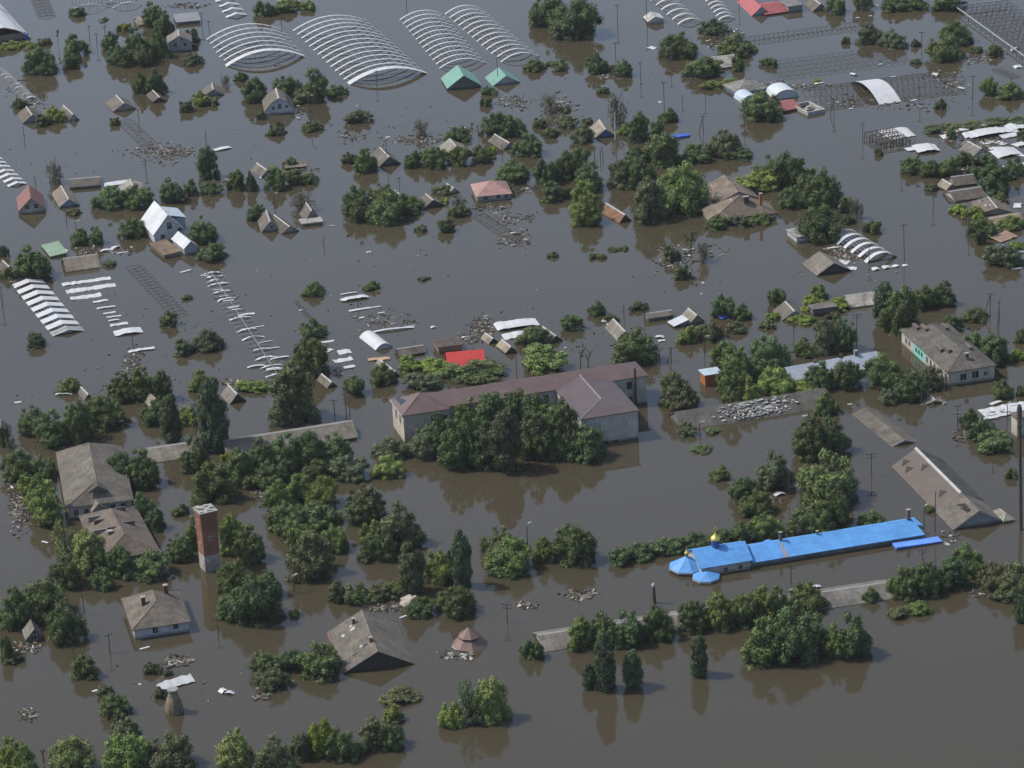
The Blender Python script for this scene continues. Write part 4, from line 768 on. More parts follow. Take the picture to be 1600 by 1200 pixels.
for (x,y,lx,ly,ro,be) in BOARDS:
    if lx < .3: continue
    big = 'broad ' if lx*ly > 14 else ('long narrow ' if lx/ly > 4 else ('' if lx*ly > 3 else 'small '))
    o = sheet('b%d'%x, x, y, lx, ly, ro, random.uniform(-4,4), z=.12+be*.2, bend=be); LATER.append((o, big+('bent ' if be>.25 else '')+'white '+('sheet' if lx*ly > 3 else 'scrap')+' floating', x, y))
o = sheet('blue floating box', 1060, 214.5, 6.3, 2.0, 0, 0, .5, (.02,.1,.45), 'tank', 'floating_tank', th=.9, group=None); o['label']='bright blue flat box floating in open water right of the dark trees at upper right'
o = sheet('roof panel', 276, 1069, 6.5, 2.2, 12, 14, .5, (.46,.48,.5), 'panel', 'roof_panel', group=None); o['label']='tilted pale roof panel floating behind the bottle shaped stone tower'
o = sheet('tarp', 250, 621, 2, 2, 10, 24, 2.6, (.08,.2,.6), 'tarpaulin', 'tarpaulin', group=None); o['label']='bright blue tarpaulin over the roof ridge between trees left of centre'
o = sheet('bl', 1131, 497, 2.4, 1.7, 10, 8, .5, (.1,.18,.6), 'tarpaulin', 'tarpaulin', group=None); o['label']='blue tarpaulin scrap beside rubbish right of the small gable with a white sheet'
o = sheet('vn', 1568, 372, 6, 4, 20, 6, .5, (.26,.18,.12), 'board', 'wooden_panel', group=None); o['label']='brown wooden panel floating below the collapsed houses near the right edge'
o = sheet('plastic', 592, 562, 5, 1.4, -12, 5, .3, (.42,.26,.16), 'board', 'wooden_panel', group=None); o['label']='orange brown panel floating left of the steep brown slope at the centre'
# white open tank by the maroon shed
c, a, W, L = frame_of((1262,181),(1285,174),(1252,166)); e = empty('open_tank',(c.x,c.y,0),a); tag(e,'white rectangular open topped trailer body beside the low maroon shed','trailer')
m = MB(); b=.35
m.box(-W/2,W/2,-L/2,-L/2+b,-.5,1.0); m.box(-W/2,W/2,L/2-b,L/2,-.5,1.0); m.box(-W/2,-W/2+b,-L/2+b,L/2-b,-.5,1.003); m.box(W/2-b,W/2,-L/2+b,L/2-b,-.5,1.003); m.build('side_panels', m_white, e)
m = MB(); m.box(-1,1,-.8,.8,-.2,.5); m.box(-.5,.6,-.4,.5,.5,1.1); m.build('load', m_white, e)
# boulder-like pale mound
p=P(641,944); m=MB(); m.lathe([(1.9,-.3),(2.1,.4),(1.8,1.1),(1.1,1.6),(.3,1.8)],11); m.v = [(x*random.uniform(.8,1.15),y*random.uniform(.8,1.15),z*random.uniform(.8,1.1)) for x,y,z in m.v]; o=m.build('haystack', m_plain, None,(.36,.32,.26)); o.location=(p.x,p.y,0); tag(o,'pale rounded straw mound beside a round bush, behind the big sunken gabled roof','haystack')
# ------------------------------------------------------------------ rubbish fields (nobody could count the pieces)
def rubbish(x0, x1, y0, y1, n, s=.6, flat=.25, name='floating_rubbish', dark=False):
    random.seed(x0*7+y0); m = MB(); cx, cy = (x0+x1)/2, (y0+y1)/2; c0 = P(cx, cy)
    for k in range(n*2):
        r_ = random.random()**.8*random.choice((1, 1, 1.35)); th_ = random.uniform(0, 6.283); q = P(cx+(x1-x0)/2*r_*math.cos(th_), cy+(y1-y0)/2*r_*math.sin(th_))-c0
        a_ = s*.62*random.uniform(.15, 1.0)**1.8; b_ = a_*random.uniform(.1, 1)**1.5; a_ *= random.choice((1, 1, 1.8)); c_ = flat*.6*random.uniform(.2, 1)
        rm = Matrix.Rotation(random.uniform(0, 6.3), 3, 'Z') @ Matrix.Rotation(random.uniform(-.5, .5), 3, 'X')
        vs = [rm@Vector((sx*a_, sy*b_, sz*c_))+Vector((q.x, q.y, random.uniform(0, c_))) for sx in (-1, 1) for sy in (-1, 1) for sz in (-1, 1)]
        m.add(vs, [(0,1,3,2),(4,6,7,5),(0,4,5,1),(2,3,7,6),(0,2,6,4),(1,5,7,3)])
    o = m.build(name, m_debris); o.location = (c0.x, c0.y, .02); o['kind'] = 'stuff'; LATER.append((o, ('dark wreckage' if dark else 'scattered pale rubbish')+' floating', cx, cy)); o['category'] = 'rubbish'; return o
for r_ in [(205,300,222,255,190),(255,300,232,246,60),(10,45,110,165,50),(40,75,150,172,50),(12,48,750,830,200),(20,45,768,822,120),(260,320,4,14,70),(160,185,3,12,20),
 (565,600,100,118,0),(735,770,495,530,160),(720,765,515,535,70),(760,840,330,350,90),(800,836,290,302,40),(740,800,318,330,60),(940,985,113,125,70),(1120,1160,45,60,110),(1100,1140,60,78,50),(1300,1345,395,408,170),(1290,1330,385,398,70),
 (1024,1062,405,418,70),(1015,1055,383,392,35),(810,838,940,951,70),(80,116,968,1012,90),(30,60,1105,1127,60),(40,65,1010,1020,25),(570,625,943,957,90),(395,425,1085,1094,40),(400,450,1045,1085,90),(195,225,545,575,70),(188,212,560,585,45),(120,150,385,398,40),(0,40,436,448,40),(170,215,383,400,40),
 (530,560,195,222,40),(540,575,205,222,30),(622,690,212,228,60),(700,760,190,215,50),(530,570,285,300,0),(450,500,262,272,50),(640,700,575,592,40),(1130,1160,488,502,60),(1170,1210,128,150,50),(1200,1230,128,142,45),(1370,1430,206,232,140),(1470,1510,205,225,60),(1500,1600,222,236,120),(1550,1600,385,400,50),(1530,1600,330,365,120),(1480,1600,200,245,150),(1450,1600,255,275,60),(1500,1540,84,100,60),(1525,1570,80,97,60),
 (1470,1510,110,150,80),(1435,1510,108,128,60),(1290,1500,148,172,160),(1540,1600,148,156,40),(1200,1300,130,140,60),(1440,1480,622,634,40),(1490,1520,665,690,60),(1515,1560,915,935,70),(1540,1600,632,652,60),(345,372,592,604,40),(350,420,594,602,60),(160,185,600,612,30),(885,900,250,260,0),(1340,1370,300,325,0),(140,180,383,398,30),(375,410,600,612,20),(1315,1340,150,165,40),(1000,1040,125,135,0),(780,830,150,170,90),(930,965,113,124,50),(520,535,575,590,30),(0,20,760,770,0),(365,385,730,760,20),(395,425,755,790,50),(440,470,835,850,30),(1190,1230,770,790,30),(1395,1450,935,945,0),(1470,1500,830,850,30),(450,475,500,520,0),(300,330,870,890,0)]:
    if r_[4]: rubbish(*r_)
for r_ in [(380,420,230,330,14),(0,400,200,280,40),(400,800,160,240,50),(500,640,440,560,40),(150,460,430,600,60),(430,760,360,430,14),(820,1130,90,230,20),(1300,1600,20,180,40),(830,1200,380,480,24),(640,1200,480,560,60),(1180,1400,380,470,24),(200,380,1010,1100,14),(0,250,590,640,20)]: rubbish(*r_, s=.45)
for r_ in [(450,500,150,190,25),(845,905,150,190,70),(560,640,490,515,40),(430,440,100,105,5),(1350,1395,925,945,0),(20,60,1000,1020,40),(688,738,1018,1030,70),(258,298,1024,1042,80),(880,930,918,938,40),(1060,1120,340,350,0),(1480,1560,225,245,0),(1040,1130,382,400,30),(1035,1080,395,420,50),(780,830,360,390,50),(1430,1450,925,960,15),(345,370,275,290,30),(1360,1420,935,945,0),(1340,1385,175,190,0),(600,690,210,228,40),(1480,1600,640,650,30)]:
    if r_[4]: rubbish(*r_, s=.9, dark=True)
# ================================================================== TREES
LEAFQ = {}
def crown_mesh(name, seed, n, leaf, prof='round', clumps=26, cr_=(.26, .4), core=True, zs=.75):
    rnd = random.Random(seed); m = MB(); cl = []
    def rad(z):
        if prof == 'round': return (.80+.22*math.sin(min(1, z*1.6)*math.pi/2)) if z < .35 else 1.02*math.sqrt(max(0, 1-((z-.35)/.68)**2))
        if prof == 'poplar': return (.8+.4*z) if z < .45 else .98*max(.0, 1-((z-.45)/.57)**2.4)**.7
        if prof == 'bush': return .97*math.sqrt(max(0, 1-(z/1.02)**2.2))
        if prof == 'wide': return (.5+.6*z/.5) if z < .5 else 1.1*math.sqrt(max(0, 1-((z-.5)/.55)**2))
        return 1
    lob = [rnd.uniform(.78, 1.12) for _ in range(7)]; ph = rnd.uniform(0, 6)
    if prof in ('round', 'bush'):
        nl = rnd.choice((3, 4, 5)); lobes = [(0, 0, .62, 1.0 if prof == 'round' else .97)]
        for q in range(nl):
            a_ = ph+q*6.283/nl+rnd.uniform(-.4, .4); lr = rnd.uniform(.42, .58); d_ = 1.0-lr; lobes.append((d_*math.cos(a_), d_*math.sin(a_), lr, rnd.uniform(.55, .9)))
        for i in range(clumps):
            lx, ly, lr, lh = lobes[i % len(lobes)]; th = i*2.39996+rnd.uniform(-.4, .4)
            z = (rnd.random()**.8)*.95; r = lr*math.sqrt(max(0, 1-z**2.4))*rnd.uniform(.8, 1.0); k = rnd.uniform(*cr_)*(1.1-.25*z)
            cl.append(((lx+r*math.cos(th))*(1-k*.3), (ly+r*math.sin(th))*(1-k*.3), z*lh-k*.25, k))
        for lx, ly, lr, lh in lobes: cl.append((lx, ly, lh*.45, lr*.62))
    else:
      for i in range(clumps):
        z = rnd.random()**.9*.96; th = i*2.39996+rnd.uniform(-.5, .5)+ph
        lb = lob[int(((th % 6.283)/6.283)*7) % 7]
        r = rad(z)*lb*rnd.uniform(.45, .9) if i % 4 else rad(z)*rnd.uniform(0, .45)
        k = rnd.uniform(*cr_); k *= (1.15-.35*z); cl.append((r*math.cos(th)*(1-k*.35), r*math.sin(th)*(1-k*.35), z*(1-k*.3), k))
      if prof != 'wide': cl.append((0, 0, .35, .45))
    kz = zs
    per = n//len(cl)
    for (cx, cy, cz, k) in cl:
        for q in range(int(per*(k/.33)**2)):
            # direction, more on top and outside
            while True:
                d = Vector((rnd.gauss(0, 1), rnd.gauss(0, 1), rnd.gauss(.25, 1)))
                if d.length > .1: break
            d.normalize(); rr = k*(1-.35*rnd.random()**2)*rnd.uniform(.92, 1.16)
            p = Vector((cx+d.x*rr, cy+d.y*rr, cz+d.z*rr*kz))
            if p.z < -.06: continue
            if rnd.random() < .8 and any((p.x-a)**2+(p.y-b)**2+((p.z-c_)/kz)**2 < (kk*.72)**2 for a, b, c_, kk in cl if (a, b, c_) != (cx, cy, cz)): continue
            nn = (d+Vector((rnd.gauss(0, .36), rnd.gauss(0, .36), rnd.gauss(.1, .36)))).normalized()
            x = nn.orthogonal().normalized(); x.rotate(Matrix.Rotation(rnd.uniform(0, 6.28), 3, nn)); y = nn.cross(x); s = leaf*rnd.uniform(.55, 1.25)
            x = Vector((x.x, x.y, x.z*zs)); y = Vector((y.x, y.y, y.z*zs))
            m.add([p-x*s-y*s*.5, p+x*s*.1-y*s*.75, p+x*s+y*s*.15, p-x*s*.1+y*s*.8], [(0, 1, 2, 3)])
        if core:
            rows = ((-.6, .45), (-.1, .72), (.35, .62), (.66, .25)); kk = k*.86
            base = len(m.v); vs = []
            for (zz, r_) in rows:
                for t_ in range(6): a_ = t_*math.pi/3+zz*3; vs.append((cx+kk*r_*math.cos(a_), cy+kk*r_*math.sin(a_), cz+kk*zz*kz))
            m.add(vs, [(j*6+t_, j*6+(t_+1) % 6, (j+1)*6+(t_+1) % 6, (j+1)*6+t_) for j in range(3) for t_ in range(6)]+[tuple(range(18, 24))])
    return m.mesh(name, m_leaf)
def trunk_mesh(name, seed, top=.8, limbs=5, twig=False):
    rnd = random.Random(seed); m = MB(); m.rod((0, 0, -.5), (.02, .0, top*.55), .055, .04, 6); m.rod((.02, 0, top*.55), (0, .03, top), .04, .012, 5)
    for k in range(limbs):
        z = rnd.uniform(.15, top*.6); a_ = k*2.4; l_ = rnd.uniform(.35, .75); e = Vector((math.cos(a_)*l_, math.sin(a_)*l_, z+rnd.uniform(.2, .42))); m.rod((.01, 0, z), e, .026, .008, 4)
        if twig:
            for j in range(6):
                f_ = rnd.uniform(.3, 1); s_ = Vector((.01, 0, z)).lerp(e, f_); m.rod(s_, s_+Vector((rnd.uniform(-.25, .25), rnd.uniform(-.25, .25), rnd.uniform(.08, .3))), .01, .003, 3)
    return m.mesh(name, m_bark)
PROTO = {
 'big': [crown_mesh('crown_leaves_a', s, 20000, .036, clumps=64, cr_=(.15, .27)) for s in (1, 2, 3, 21)],
 'mid': [crown_mesh('crown_leaves_b', s, 9500, .05, clumps=36, cr_=(.17, .3)) for s in (4, 5, 6, 22)],
 'small': [crown_mesh('bush_leaves', s, 3200, .09, 'bush', clumps=20, cr_=(.2, .36)) for s in (7, 8, 9)],
 'bigbush': [crown_mesh('thicket_leaves', s, 12500, .045, 'bush', clumps=50, cr_=(.15, .27)) for s in (17, 18, 19)],
 'poplar': [crown_mesh('poplar_leaves', s, 14000, .06, 'poplar', clumps=95, cr_=(.22, .42), zs=.33) for s in (10, 11, 12)],
 'loose': [crown_mesh('loose_leaves', s, 3600, .045, 'wide', clumps=24, cr_=(.16, .28), core=False) for s in (12, 13)],
 'bigtall': [crown_mesh('tall_crown_leaves', s, 19000, .045, clumps=90, cr_=(.17, .29), zs=.48) for s in (31, 32, 33)],
 'umb': [crown_mesh('sparse_leaves', s, 1500, .08, 'wide', clumps=9, cr_=(.2, .32), core=False) for s in (14, 15)],
}
TR = [trunk_mesh('trunk_shape', s) for s in (1, 2)]; TRT = [trunk_mesh('bare_trunk_shape', s, .95, 9, True) for s in (3, 4)]
KIND = {  # code: (colour, adjective, category, object name, group)
 'R': ((.046,.071,.025), 'dark green', 'tree', 'broadleaf_tree', 'broadleaf trees standing in the flood water'),
 'L': ((.086,.12,.032), 'light green', 'tree', 'broadleaf_tree', 'broadleaf trees standing in the flood water'),
 'O': ((.06,.074,.036), 'olive grey', 'tree', 'broadleaf_tree', 'broadleaf trees standing in the flood water'),
 'W': ((.1,.135,.05), 'pale willowy green', 'tree', 'willow_tree', 'pale feathery trees standing in the flood water'),
 'P': ((.038,.055,.028), 'dark upright poplar', 'poplar', 'poplar_tree', 'poplars standing in the flood water'),
 'B': ((.045,.06,.024), 'dark', 'bush', 'bush', 'bush tops poking out of the flood water'),
 'V': ((.085,.12,.02), 'yellow green vine', 'vine', 'vine_thicket', 'vine thickets on drowned yards'),
 'S': ((.075,.075,.05), 'thin sparse', 'tree', 'sparse_tree', 'thin sparse trees standing in the water'),
 'T': ((.06,.07,.035), 'small topped bare trunked', 'tree', 'lollipop_tree', 'small trees on bare trunks'),
}
TREES = []
def trees(s):
    for ln in s.strip().splitlines():
        for it in ln.split(';'):
            it = it.strip()
            if it:
                q = it.split(); TREES.append((float(q[1]), float(q[2]), float(q[3]), float(q[4]), q[0]))
trees('''
R 38 92 70 120;R 98 137 55 90;R 96 128 82 110;B 107 133 9 27;T 152 176 28 50;R 160 186 48 80;V 184 206 34 50
R 164 200 70 104;R 196 236 38 100;R 178 208 74 107;O 205 242 72 106;R 224 256 0 44;R 240 274 12 60;R 236 262 40 92;R 246 268 70 92;R 285 314 44 68;B 284 318 82 104
B 207 231 112 148;R 228 262 106 150;B 280 302 154 177;L 298 330 142 168;B 320 345 150 166;B 171 188 181 197;B 18 42 152 170;B 50 82 178 199;V 68 104 165 193
S 68 105 252 292;T 88 96 48 74;B 58 80 58 72;L 36 56 63 76;L 2 34 64 80;R 308 341 226 282;R 250 288 276 320;R 285 312 280 308;R 356 384 264 300;R 384 402 266 300;R 310 350 285 306
S 344 362 119 135;B 364 388 111 128;R 378 420 122 164;R 395 430 0 28;R 424 470 0 22;L 468 496 0 18;R 378 420 122 156
R 423 475 118 154;R 470 516 104 162;R 508 544 132 152;O 455 500 138 164;O 538 582 172 196;B 470 505 189 208;B 418 448 191 213;B 400 416 172 188
S 640 676 188 216;B 534 562 238 258;R 553 590 230 273;R 696 738 197 224;R 630 664 234 264;R 658 704 230 266;R 700 738 228 262;R 732 772 228 258;V 760 778 226 242
R 750 800 176 216;R 752 776 134 150;B 752 769 149 167;B 443 465 244 262;R 416 450 264 300;R 442 476 264 292;R 466 500 270 290;L 418 440 258 275
R 536 580 290 330;R 536 582 302 350;R 572 634 300 354;R 596 660 305 340;V 625 660 308 334;R 575 620 285 320;V 685 704 308 320
S 700 736 306 334;B 700 736 320 342;R 682 712 341 366;B 648 668 350 364;R 768 832 254 292;B 676 706 288 306
R 822 884 -12 45;R 855 940 -4 66;R 868 925 10 64;B 818 852 92 114;B 862 890 94 112;B 848 870 96 104;R 914 952 84 118;R 960 988 92 122;B 945 965 100 116;B 932 952 134 148
S 840 880 147 180;B 872 894 165 178;B 831 856 183 202;B 846 874 198 216;O 868 904 180 202;B 909 927 182 196;S 943 984 147 200;O 890 932 194 226;R 980 1018 174 224
V 966 990 192 212;R 1014 1038 186 212;R 1028 1064 169 194;R 802 850 210 248;R 780 824 180 218;R 1028 1091 50 96;R 1070 1130 88 125;R 1092 1136 30 58;R 1118 1180 53 92;R 1142 1164 84 112
L 1094 1130 126 143;L 1122 1162 122 140;R 1157 1226 145 193;B 1185 1217 90 106;R 1008 1062 205 264;R 975 1016 230 264;R 1060 1112 225 258;O 1098 1158 200 250;R 1140 1180 232 252
R 832 876 246 292;R 864 910 236 284;R 888 926 230 262;R 900 946 252 302;O 950 994 248 296;R 970 1026 246 300;R 838 892 284 318;L 893 935 280 334;L 893 942 300 356;O 988 1034 280 348
O 985 1042 276 352;L 1024 1112 258 340;R 1050 1105 285 338;V 893 918 334 356;R 1176 1236 240 292;R 1204 1270 238 302;R 1245 1312 262 328;L 1150 1214 270 306;R 1215 1262 290 330;R 1270 1312 285 330
R 1100 1140 338 362;O 1135 1175 336 358;R 1165 1210 332 354;R 1244 1318 322 384;O 1308 1334 302 334;S 1326 1352 312 345;B 1314 1336 334 352;B 1350 1379 342 367
T 1068 1092 363 404;S 1086 1112 380 414;B 1030 1064 384 412;R 1052 1078 411 439;B 855 872 393 404;B 918 934 396 406;B 932 948 396 406;B 950 966 386 394;B 966 984 385 393
R 1288 1324 -6 24;O 1330 1366 -16 18;R 1374 1420 -10 20;R 1410 1450 -8 18;R 1452 1512 -12 20;O 1334 1385 38 72;O 1370 1420 46 78;B 1423 1438 60 74;B 1314 1330 55 69
R 1446 1502 50 99;R 1468 1518 34 74;R 1540 1566 68 91;B 1515 1536 70 84;B 1422 1440 91 102;B 1198 1217 90 106;V 1270 1284 122 130;B 1461 1478 154 172;L 1530 1560 120 152;R 1556 1602 127 158
O 1440 1475 196 210;O 1466 1505 192 206;O 1498 1540 189 204;O 1532 1575 187 201;O 1566 1610 185 198;R 1478 1494 198 218;R 1406 1452 243 276;R 1436 1472 250 280;R 1460 1504 244 278;R 1490 1524 236 262;R 1520 1560 240 264
R 1530 1578 255 308;R 1568 1602 246 278;R 1510 1534 256 280;O 1560 1586 266 284;B 1366 1380 230 244;B 1590 1606 200 218;B 1445 1466 284 300
V 1484 1512 318 336;V 1506 1536 320 346;R 1512 1560 340 374;O 1536 1596 382 422;V 1572 1602 378 396;L 1560 1602 336 362;R 1548 1576 300 322;B 1522 1540 352 384
R 1196 1232 450 482;L 1264 1294 444 470;V 1246 1290 462 488;V 1288 1332 466 488;V 1228 1272 494 510;B 1290 1316 486 502;V 1196 1220 488 502;B 1186 1212 500 516
P 1363 1400 440 512;R 1380 1436 446 530;R 1420 1466 446 488;R 1456 1496 438 482;O 1268 1312 496 556;R 1298 1338 494 552;L 1240 1272 526 562;B 1500 1546 480 507;R 1470 1506 492 520
R 1498 1540 520 562;R 1528 1576 522 574;B 1585 1606 514 537;V 1574 1602 545 566;O 1030 1078 578 642;O 1050 1092 594 648;R 1120 1168 560 640;R 1110 1160 532 592;R 1128 1180 540 606;R 1168 1236 524 592
L 1138 1192 588 642;L 1180 1244 574 622;R 1188 1230 560 606;R 954 1028 515 576;R 1258 1302 562 614;R 1294 1348 554 612;R 1348 1416 556 612;R 1398 1446 576 632;O 1430 1476 574 614;L 1234 1296 592 618
O 1370 1404 608 636;R 1550 1582 594 626;B 1588 1606 600 620;R 1110 1152 460 502;R 1142 1176 475 504;L 1056 1096 508 540;O 1088 1130 503 536;O 1134 1168 503 524;R 918 950 471 496;B 944 966 490 506;B 983 1010 471 488
R 873 913 492 520;R 806 860 508 546;L 808 892 540 586;R 472 510 440 466;R 568 594 439 456;B 654 672 432 440;R 467 510 500 532;R 454 516 530 592;V 618 660 556 584;V 650 706 560 588;V 690 712 566 584
R 574 618 568 606;R 534 574 588 622;O 630 690 584 614;R 690 788 568 606;O 420 496 562 668;R 24 80 382 442;B 0 14 380 402;O 0 30 416 438;B 40 74 520 545;B 265 308 530 558;B 303 350 514 552;B 249 279 485 512;B 283 300 460 470
B 160 182 406 418;R 110 142 356 386;R 136 164 352 384;R 184 230 342 376;R 294 344 338 384;R 310 357 380 412;R 382 418 318 346;S 442 500 302 336;R 144 200 290 330;L 150 190 292 322;R 188 242 290 330;B 103 126 325 338
R 88 130 590 617;R 170 214 580 632;R 198 246 572 630;R 238 274 576 630;R 30 76 634 684;R 54 110 640 704;R 100 146 624 694;R 130 199 620 678;R 218 264 624 668;P 250 288 618 698;L 274 312 636 668
L 294 334 580 614;P 311 361 590 712;V 366 422 600 618;V 345 366 704 722;B 0 16 658 700;S 6 32 680 714;R 0 62 705 756;R 44 92 714 756;V 26 78 744 792;L 44 106 752 826;R 168 216 704 764;R 196 250 700 768
R 284 328 680 742;R 304 368 720 792;B 270 296 788 808;R 204 246 770 810;R 228 258 794 832;R 262 302 834 882;L 290 322 806 864;L 344 386 800 872;R 366 414 818 884;W 74 132 812 882;W 110 168 828 900
R 78 132 868 926;R 130 172 848 900;R 168 212 850 908;R 202 268 862 912;R 138 182 888 926;R 350 400 700 762;R 386 436 682 748;R 420 476 676 745;R 462 512 672 740;R 498 552 676 736;R 380 446 722 770
R 470 524 716 758;O 512 576 714 758;L 414 462 750 806;L 448 494 738 792;L 476 532 744 800;R 416 484 788 842;R 458 532 786 832;R 542 602 756 824;O 592 662 784 864;L 500 548 822 868;O 444 524 834 914;L 448 490 816 860
L 560 602 814 858;R 568 626 824 882;P 622 668 846 934;L 656 712 858 918;R 690 712 860 900;B 558 584 862 882;O 582 642 684 724;O 632 690 672 722;R 672 702 640 700;L 580 632 714 752
R 688 742 648 738;L 700 764 622 690;R 740 800 610 690;R 728 784 650 738;P 762 818 640 744;R 806 862 612 694;L 826 884 632 712;R 806 868 640 726;R 856 904 622 716;O 870 912 640 718;R 700 752 640 730;R 780 836 606 690;R 846 906 658 722;R 878 944 660 724;R 890 946 664 726;R 650 700 658 716
P 707 740 826 922;O 752 806 820 874;L 756 834 842 906;L 832 864 836 882;R 858 934 820 890;R 338 402 874 934;R 362 442 900 984;R 340 396 920 974;R 400 440 890 940;R 0 52 914 990;R 28 108 910 978;R 74 134 948 1012;R 0 22 988 1036;B 4 34 1020 1040
O 508 548 908 946;R 536 580 912 950;O 568 622 912 946;V 600 632 910 930;R 632 682 934 970;R 683 744 916 970;R 388 442 1018 1064;O 400 450 1036 1082;R 430 478 1014 1054;R 460 538 1008 1068;V 451 470 952 966
R 114 154 1022 1066;B 224 252 1034 1056;B 149 176 1070 1091;R 156 206 1086 1126;B 242 264 1074 1094;B 255 270 1046 1058;B 278 296 1052 1064;L 0 48 1146 1222;L 20 60 1160 1230;W 78 150 1155 1222;O 172 222 1116 1180;L 160 240 1148 1222;O 228 304 1144 1218
W 340 398 1136 1216;O 398 464 1150 1222;O 455 488 1144 1192;V 482 530 1122 1190;R 506 564 1138 1196;O 558 606 1120 1178;R 590 634 1126 1176;L 600 630 1098 1132;O 596 656 1074 1106;L 684 726 1098 1142;W 712 756 1064 1138;W 742 794 1056 1134;O 726 764 1100 1138
R 812 852 998 1036;L 884 932 974 1020;R 920 968 962 1016;R 955 1010 962 1016;R 1000 1058 956 1008;R 1058 1112 950 994;L 1094 1146 934 990;R 1130 1190 936 986;L 1160 1216 926 974;R 1190 1240 926 972;R 1228 1290 918 964
P 926 966 988 1086;P 908 934 1036 1080;P 972 1006 1016 1080;P 1076 1110 992 1062;R 1160 1232 962 1048;R 1200 1290 948 1044;L 1282 1330 974 1034;R 1304 1362 956 1034;R 1346 1376 918 944;R 1386 1436 888 942;R 1420 1476 880 938
R 1462 1512 870 926;L 1486 1542 852 906;O 1388 1424 948 970;L 1418 1456 940 964;O 1522 1580 876 932;O 1552 1612 880 938;O 1548 1608 908 946;R 1584 1614 918 976;R 948 992 856 888;R 976 1026 848 880;R 1014 1066 842 874
R 1056 1110 834 866;R 1100 1150 826 860;R 1140 1190 814 856;L 1172 1224 804 848;R 1140 1184 744 792;R 1152 1206 764 812;O 1184 1240 704 772;W 1244 1342 710 800;R 1236 1300 640 724;R 1270 1328 650 716;R 1268 1312 614 654;R 1234 1312 784 846;R 1280 1330 750 830
R 1336 1392 800 834;R 1108 1144 728 754;O 1054 1092 660 684;B 1080 1114 696 710;B 1100 1126 668 680;R 1498 1534 638 672;R 1514 1562 654 696;R 1520 1588 676 712;B 1570 1592 728 750;R 1444 1462 788 802
''')
TREES = [(a_, b_, c_-10, d_, k_) if k_ in 'RL' and 880 < a_ < 1300 and 910 < c_ < 985 and d_ <= 1022 else (a_, b_, c_, d_, k_) for a_, b_, c_, d_, k_ in TREES]
random.seed(21)
for i, (x0, x1, y0, y1, k) in enumerate(TREES):
    w = x1-x0; cx = (x0+x1)/2; s = sinp(cx, min(y1, 1199)); 
    w *= 1.13 if k in 'RLOWBV' else 1.06; rx = w/2/ppm(cx, y1)
    cyw = y1-(w/2)*s*.92
    hp = max(cyw-y0, w*.18)
    if k == 'T': cyw = y1; hp = (y1-y0)
    h = hm(cx, cyw, hp)*1.03
    col, adj, cat, nm, grp = KIND[k]
    p = P(cx, cyw)
    asp = h/rx
    if k == 'P': pr = 'poplar'
    elif k in ('S',): pr = 'loose'
    elif k == 'W': pr = 'loose' if i % 3 == 0 else 'big'
    elif k == 'T': pr = 'umb'
    elif k in ('B', 'V'): pr = 'small' if w < 34 else 'bigbush'
    else: pr = 'big' if w > 50 else ('mid' if w > 30 else 'small')
    if pr in ('mid', 'big') and asp > 1.75: pr = 'bigtall'
    if pr in ('mid', 'big') and asp < 1.0: pr = 'bigbush' if w > 34 else 'small'
    me = PROTO[pr][i % len(PROTO[pr])]
    e = empty(nm, (p.x, p.y, 0), random.uniform(0, 6.28))
    cr_o = bpy.data.objects.new('crown', me); C.objects.link(cr_o); cr_o.parent = e
    if k == 'T': cr_o.location = (0, 0, h*.62); cr_o.scale = (rx, rx, h*.4)
    elif False: cr_o.location = (0, 0, h*.2); cr_o.scale = (rx*.95, rx*.95, h*.8)
    else: cr_o.scale = (rx, rx*random.uniform(.85, 1.02), h)
    j = random.uniform(.75, 1.2); jr = random.uniform(.84, 1.06)
    cr_o.color = (col[0]*j*jr*1.45, col[1]*j*1.33, col[2]*j/jr*1.15, 1)
    if k == 'S' and i % 4 == 1: cr_o.color = (.085, .08, .05, 1)
    tr_o = bpy.data.objects.new('trunk', (TRT if pr == 'loose' else TR)[i % 2]); C.objects.link(tr_o); tr_o.parent = e; tr_o.scale = (rx*.9, rx*.9, h) if k != 'T' else (rx*.8, rx*.8, h*.9)
    size = 'big ' if w*(y1-y0) > 3600 else ('small ' if w*(y1-y0) < 900 else '')
    shape = ''
    if k in 'RLOW': shape = 'tall ' if asp > 2.3 else ('low spreading ' if asp < 1.1 else 'round ')
    e['category'] = cat; e['group'] = grp
    noun = '' if k in 'PV' else (' bush' if k == 'B' else ' tree')
    LATER.append((e, (size+shape+adj+noun).strip()+(' thicket' if k == 'V' else ''), cx, y1-4))
# birch-like white trunk
p = P(962, 218); m = MB(); m.rod((0,0,-1),(0,0,7.5),.28,.16,6); 
o = m.build('birch_trunk', weathered('birch_bark',(.5,.48,.44),.8,.3,2)); o.location=(p.x,p.y,0)
par = min((e for e,_,x,y in LATER if e.name.startswith('sparse_tree')), key=lambda q:(q.location-p).length)
o.parent = par; o.matrix_parent_inverse = par.matrix_basis.inverted(); o.name='trunk'
